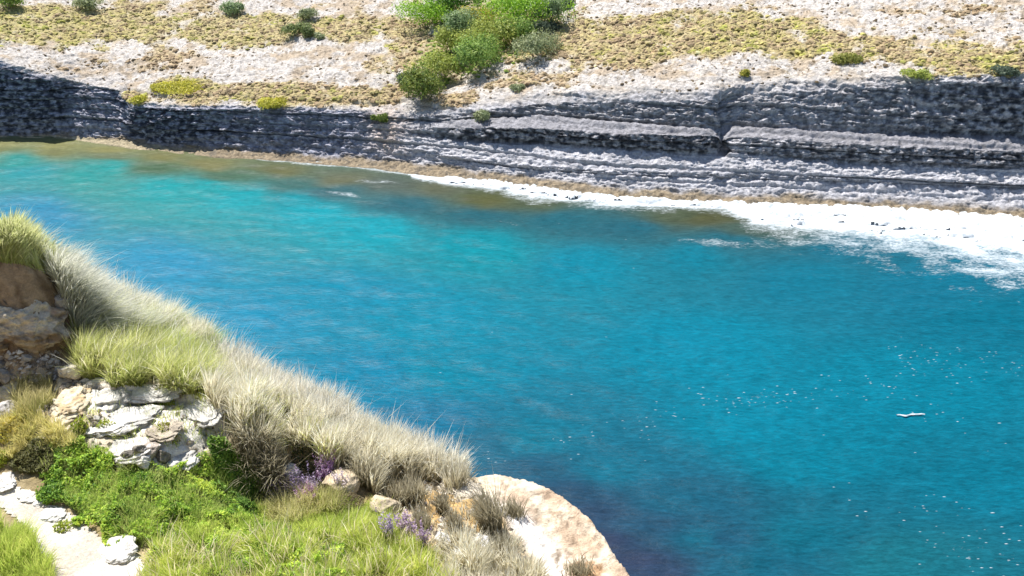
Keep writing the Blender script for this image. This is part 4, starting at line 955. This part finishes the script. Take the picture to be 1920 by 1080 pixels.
pal = np.array([(0.38, 0.28, 0.17), (0.44, 0.35, 0.19), (0.42, 0.37, 0.14), (0.42, 0.42, 0.10)]); kk = hsel * 2.999; i = kk.astype(int); f = (kk - i)[:, None]
c = (pal[i] * (1 - f) + pal[np.minimum(i + 1, 3)] * f) * (1 + 0.2 * r.normal(size=n))[:, None]
gd = np.exp(-((sxp[ok] - np.interp(syp[ok], [0, 60, 110, 150, 200], [930, 905, 880, 835, 790])) / 85) ** 4) * (syp[ok] < 150); gsel = r.random(n) < gd * 0.9
c[gsel] = np.array([0.22, 0.30, 0.06]) * (1 + 0.25 * r.normal(size=(gsel.sum(), 1)))
dk = r.random(n) < 0.06; c[dk] = c[dk] * np.array([0.4, 0.42, 0.4])
st_ = mv < 0.3; c[st_] = np.array([0.20, 0.15, 0.09]) * (1 + 0.3 * r.normal(size=st_.sum()))[:, None]
c = np.clip(c, 0.02, 0.6)
tag(link('scrub', np_mesh('scrub', V.reshape(-1, 3), None, T.reshape(-1, 3), np.repeat(c, 11, 0), False), M_SCRUB), 'low yellow and tan cushion scrub on the plateau across the water', None, None, 'stuff')

# bushes of the gully and plateau: each one a thing
def shrub(label, px, py, wpx, hpx, cols, n, lobes=7, cat='bush', name='shrub', group='bushes on the far plateau', stem_h=0.4, seed=0):
    r = np.random.default_rng(300 + seed + int(px)); p = far_point(px, py)
    t = float(p[1] * CP - (p[2] - CH) * SP); m = t / FPX; Wd = wpx * m * (1.45 if 740 < px < 1075 else 1.1); Hh = max(hpx * m * (1.15 if hpx >= 30 else 0.85), 0.3); n = int(n * 1.5)
    root = tag(empty(name, p - np.array([0, 0, 0.15])), label, cat, group)
    lb = []
    for i in range(lobes):
        a_ = r.uniform(0, 6.283); q_ = math.sqrt(r.random()) * 0.62
        lx, ly = q_ * math.cos(a_) * Wd / 2, q_ * math.sin(a_) * Wd / 2 * 0.8
        lr = r.uniform(0.22, 0.46) * Wd * (1.1 - 0.5 * q_); lz = Hh * r.uniform(0.30, 0.72) * (1 - 0.5 * q_ ** 2)
        lb.append((lx, ly, lz, lr * 0.75, min(Hh * 0.5, lr * 0.8)))
    V_, N_l = [], []
    for lx, ly, lz, lr, lh in lb:
        k_ = n // lobes; d = r.normal(size=(k_, 3)); d /= np.linalg.norm(d, axis=1)[:, None]; d[:, 2] = np.where(d[:, 2] < -0.35, -d[:, 2], d[:, 2])
        bump_ = 1 + 0.5 * fbm(d[:, 0] * 2.2 + lx, d[:, 1] * 2.2 + ly, d[:, 2] * 2.2, 3)
        s = (r.random(k_) ** 0.22)[:, None] * bump_[:, None]
        V_.append(np.array([lx, ly, lz]) + d * s * np.array([lr, lr, lh])); N_l.append(d + 0.55 * r.normal(size=(k_, 3)))
    V_ = np.concatenate(V_); N_l = np.concatenate(N_l); V_[:, 2] = np.maximum(V_[:, 2], 0.02)
    v_, q_, t_, c_ = leaf_cards(V_, 0.10, cols, N_l, 0.5)
    link('foliage', np_mesh('foliage', v_, q_, None, c_, False), M_LEAF, root)['kind'] = 'stuff'
    # stems: short forked tapered limbs from the base into each lobe
    SV, SQ = [], []
    for lx, ly, lz, lr, lh in lb[:5]:
        a0 = np.array([0.04 * lx, 0.04 * ly, -0.1]); a1_ = np.array([lx * 0.45, ly * 0.45, lz * 0.55]); a2_ = np.array([lx, ly, lz])
        b0 = len(SV) * 0 + sum(len(z_) for z_ in SV)
        ring = []
        for c0, rr in ((a0, 0.05), (a1_, 0.035), (a2_, 0.015)):
            ring.append(np.array([c0 + rr * np.array([math.cos(u), math.sin(u), 0]) for u in np.linspace(0, 6.283, 7)[:-1]]))
        SV.append(np.concatenate(ring))
        for l_ in range(2):
            for e in range(6): SQ.append((b0 + l_ * 6 + e, b0 + l_ * 6 + (e + 1) % 6, b0 + (l_ + 1) * 6 + (e + 1) % 6, b0 + (l_ + 1) * 6 + e))
    link('trunk' if cat == 'tree' else 'stem', np_mesh('stem', np.concatenate(SV), np.array(SQ)), M_BARK, root)
    return root
VIV = [(0.12, 0.26, 0.025), (0.27, 0.48, 0.04), (0.42, 0.60, 0.07)]; DKG = [(0.04, 0.11, 0.02), (0.09, 0.22, 0.03), (0.22, 0.38, 0.05)]
GRG = [(0.12, 0.2, 0.08), (0.25, 0.34, 0.16), (0.40, 0.48, 0.26)]; OLV = [(0.19, 0.26, 0.05), (0.38, 0.43, 0.1), (0.52, 0.55, 0.14)]; YEL = [(0.30, 0.30, 0.04), (0.46, 0.43, 0.07), (0.56, 0.50, 0.11)]
MID = [(0.11, 0.21, 0.05), (0.26, 0.39, 0.09), (0.42, 0.52, 0.14)]; DGR = [(0.05, 0.075, 0.045), (0.10, 0.135, 0.09), (0.2, 0.24, 0.16)]; PGR = [(0.2, 0.25, 0.12), (0.31, 0.35, 0.18), (0.4, 0.42, 0.24)]
MAT = [(0.40, 0.38, 0.05), (0.52, 0.50, 0.07), (0.62, 0.56, 0.12)]
SHR = [('tall dark green tree at the top of the gully with glossy lit right side', 842, 34, 96, 66, DKG, 4200, 9, 'tree'),
 ('bright green bush left of the dark green tree', 800, 56, 92, 42, VIV, 3200, 8, 'bush'),
 ('tall grey green tree in the gully with a dark shaded right side', 863, 86, 58, 58, GRG, 3200, 9, 'tree'),
 ('yellow olive bush left of the pale forked stump', 898, 56, 66, 30, YEL, 2000, 6, 'bush'),
 ('largest vivid green bush right of the pale forked stump', 992, 52, 128, 62, VIV, 5200, 10, 'bush'),
 ('grey green bush along the right flank of the vivid green bush', 1032, 50, 54, 54, GRG, 2200, 7, 'bush'),
 ('dark leafed tree with a forked black trunk below the vivid green bush', 965, 80, 70, 38, MID, 2400, 7, 'tree'),
 ('shaded dark bush under the right half of the vivid green bush', 1012, 66, 60, 26, DGR, 1800, 6, 'bush'),
 ('olive green bush in the middle of the gully', 915, 92, 100, 44, OLV, 3200, 8, 'bush'),
 ('mid green rounded bush low in the gully above the bare white path', 900, 126, 96, 46, MID, 3600, 9, 'bush'),
 ('wide olive bush at the foot of the grey green tree', 850, 104, 54, 40, OLV, 2000, 7, 'bush'),
 ('pale grey green bush low on the right of the gully', 1000, 104, 90, 32, PGR, 2400, 7, 'bush'),
 ('light green bush on the left of the gully mouth', 818, 138, 64, 36, OLV, 2400, 7, 'bush'),
 ('round green bush with a yellow top beside the dark hollow near the cliff edge', 792, 182, 84, 50, [(0.08, 0.13, 0.03), (0.18, 0.24, 0.05), (0.32, 0.33, 0.07)], 3600, 8, 'bush'),
 ('small dark grey green bush touching the left of the round yellow topped bush', 754, 156, 30, 22, DGR, 1000, 5, 'bush'),
 ('small bright green bush on the cliff edge above the pinkish pale rock', 712, 224, 32, 16, [(0.1, 0.15, 0.03), (0.2, 0.26, 0.06), (0.28, 0.33, 0.08)], 900, 5, 'bush'),
 ('thin olive tuft bush on the pale ledge right of the cliff end', 905, 224, 40, 20, PGR, 800, 5, 'bush'),
 ('grey green cushion bush on yellow scrub near the top, left half', 432, 28, 58, 24, GRG, 1600, 6, 'bush'),
 ('upper of two grey green bushes in the tan scrub', 578, 38, 46, 22, PGR, 1200, 5, 'bush'),
 ('lower wide grey green bush in the tan scrub', 562, 72, 66, 26, [(0.12, 0.17, 0.05), (0.2, 0.25, 0.1), (0.28, 0.32, 0.13)], 1600, 6, 'bush'),
 ('small pale bush right of the lower grey green bush', 600, 76, 30, 12, PGR, 600, 4, 'bush'),
 ('dark green bush in the top left corner', 14, 18, 70, 34, MID, 2200, 7, 'bush'),
 ('pale hazy green bush near the top left on yellow scrub', 175, 18, 70, 26, PGR, 1400, 6, 'bush'),
 ('yellow green cushion bush at the edge of bare rock, right of the big scrub patch', 1592, 116, 60, 20, [(0.18, 0.2, 0.04), (0.28, 0.29, 0.07), (0.36, 0.35, 0.1)], 1200, 5, 'bush'),
 ('tiny bright yellow bush alone on pale rock above the cliff notch', 1396, 142, 22, 16, YEL, 500, 4, 'bush'),
 ('small green tuft bush alone on the white slope below the gully', 972, 166, 26, 12, PGR, 400, 4, 'bush'),
 ('small dark bush at the top right of the gully', 1056, 16, 32, 22, DGR, 900, 5, 'bush'),
 ('small dark bush at the top edge left of the vivid green bush', 966, 10, 28, 22, DGR, 800, 5, 'bush'),
 ('dark green bush on the cliff rim at the right edge of the scrub', 1890, 138, 60, 16, DGR, 900, 5, 'bush'),
 ('olive cushion bush hanging on the cliff rim, right part', 1722, 142, 54, 16, OLV, 800, 5, 'bush'),
 ('bright yellow cushion bush on the protruding cliff corner, left part', 256, 194, 40, 18, MAT, 1200, 5, 'bush'),
 ('long bright yellow cushion bush above the dark cliff, left part', 330, 168, 96, 13, MAT, 2600, 7, 'bush'),
 ('bright yellow bush reaching down to the dark cliff rim, left half', 520, 196, 64, 17, MAT, 2200, 6, 'bush')]
for i, a_ in enumerate(SHR):
    shrub(a_[0], *a_[1:7], lobes=a_[7], cat=a_[8], name='small_tree' if a_[8] == 'tree' else 'shrub', seed=i)
# pale forked stump in front of a dark burrow
p = far_point(926, 42); bm = bmesh.new()
def limb(bm, a, b, r0, r1):
    a, b = Vector(a), Vector(b); d = b - a; q_ = d.to_track_quat('Z', 'Y').to_matrix().to_4x4(); q_.translation = (a + b) / 2
    bmesh.ops.create_cone(bm, cap_ends=True, segments=8, radius1=r0, radius2=r1, depth=d.length, matrix=q_)
limb(bm, (0, 0, -0.2), (0.0, 0, 0.45), 0.13, 0.11); limb(bm, (0, 0, 0.4), (-0.3, 0.02, 0.85), 0.12, 0.07); limb(bm, (0, 0, 0.4), (0.35, 0.05, 0.95), 0.11, 0.06); limb(bm, (0.33, 0.05, 0.9), (0.6, 0.05, 1.0), 0.07, 0.04)
me = bpy.data.meshes.new('tree_stump'); bm.to_mesh(me); bm.free()
tag(link('tree_stump', me, M_DEAD, None, p), 'pale forked tree stump between yellow olive bush and vivid green bush', 'tree stump')

# floating foam streak
p = on_plane(1707, 778, 0.05); n = 34
tt = np.linspace(-0.62, 0.62, n); yy = 0.05 * np.sin(tt * 5) + 0.02 * np.sin(tt * 13 + 1); wd_ = 0.028 * (1 - np.abs(tt / 0.62) ** 3) * (1 + 0.4 * np.sin(tt * 17)) + 0.01
V = np.concatenate([np.column_stack([tt, yy - wd_, 0 * tt]), np.column_stack([tt, yy, 0.05 + 0 * tt]), np.column_stack([tt, yy + wd_, 0 * tt])])
Q = np.concatenate([np.column_stack([np.arange(n - 1) + k_ * n, np.arange(n - 1) + 1 + k_ * n, np.arange(n - 1) + 1 + (k_ + 1) * n, np.arange(n - 1) + (k_ + 1) * n]) for k_ in (0, 1)])
tag(link('foam_streak', np_mesh('foam_streak', V, Q), M_FOAM, None, p), 'long thin white foam streak floating alone on the turquoise water at right', 'foam')
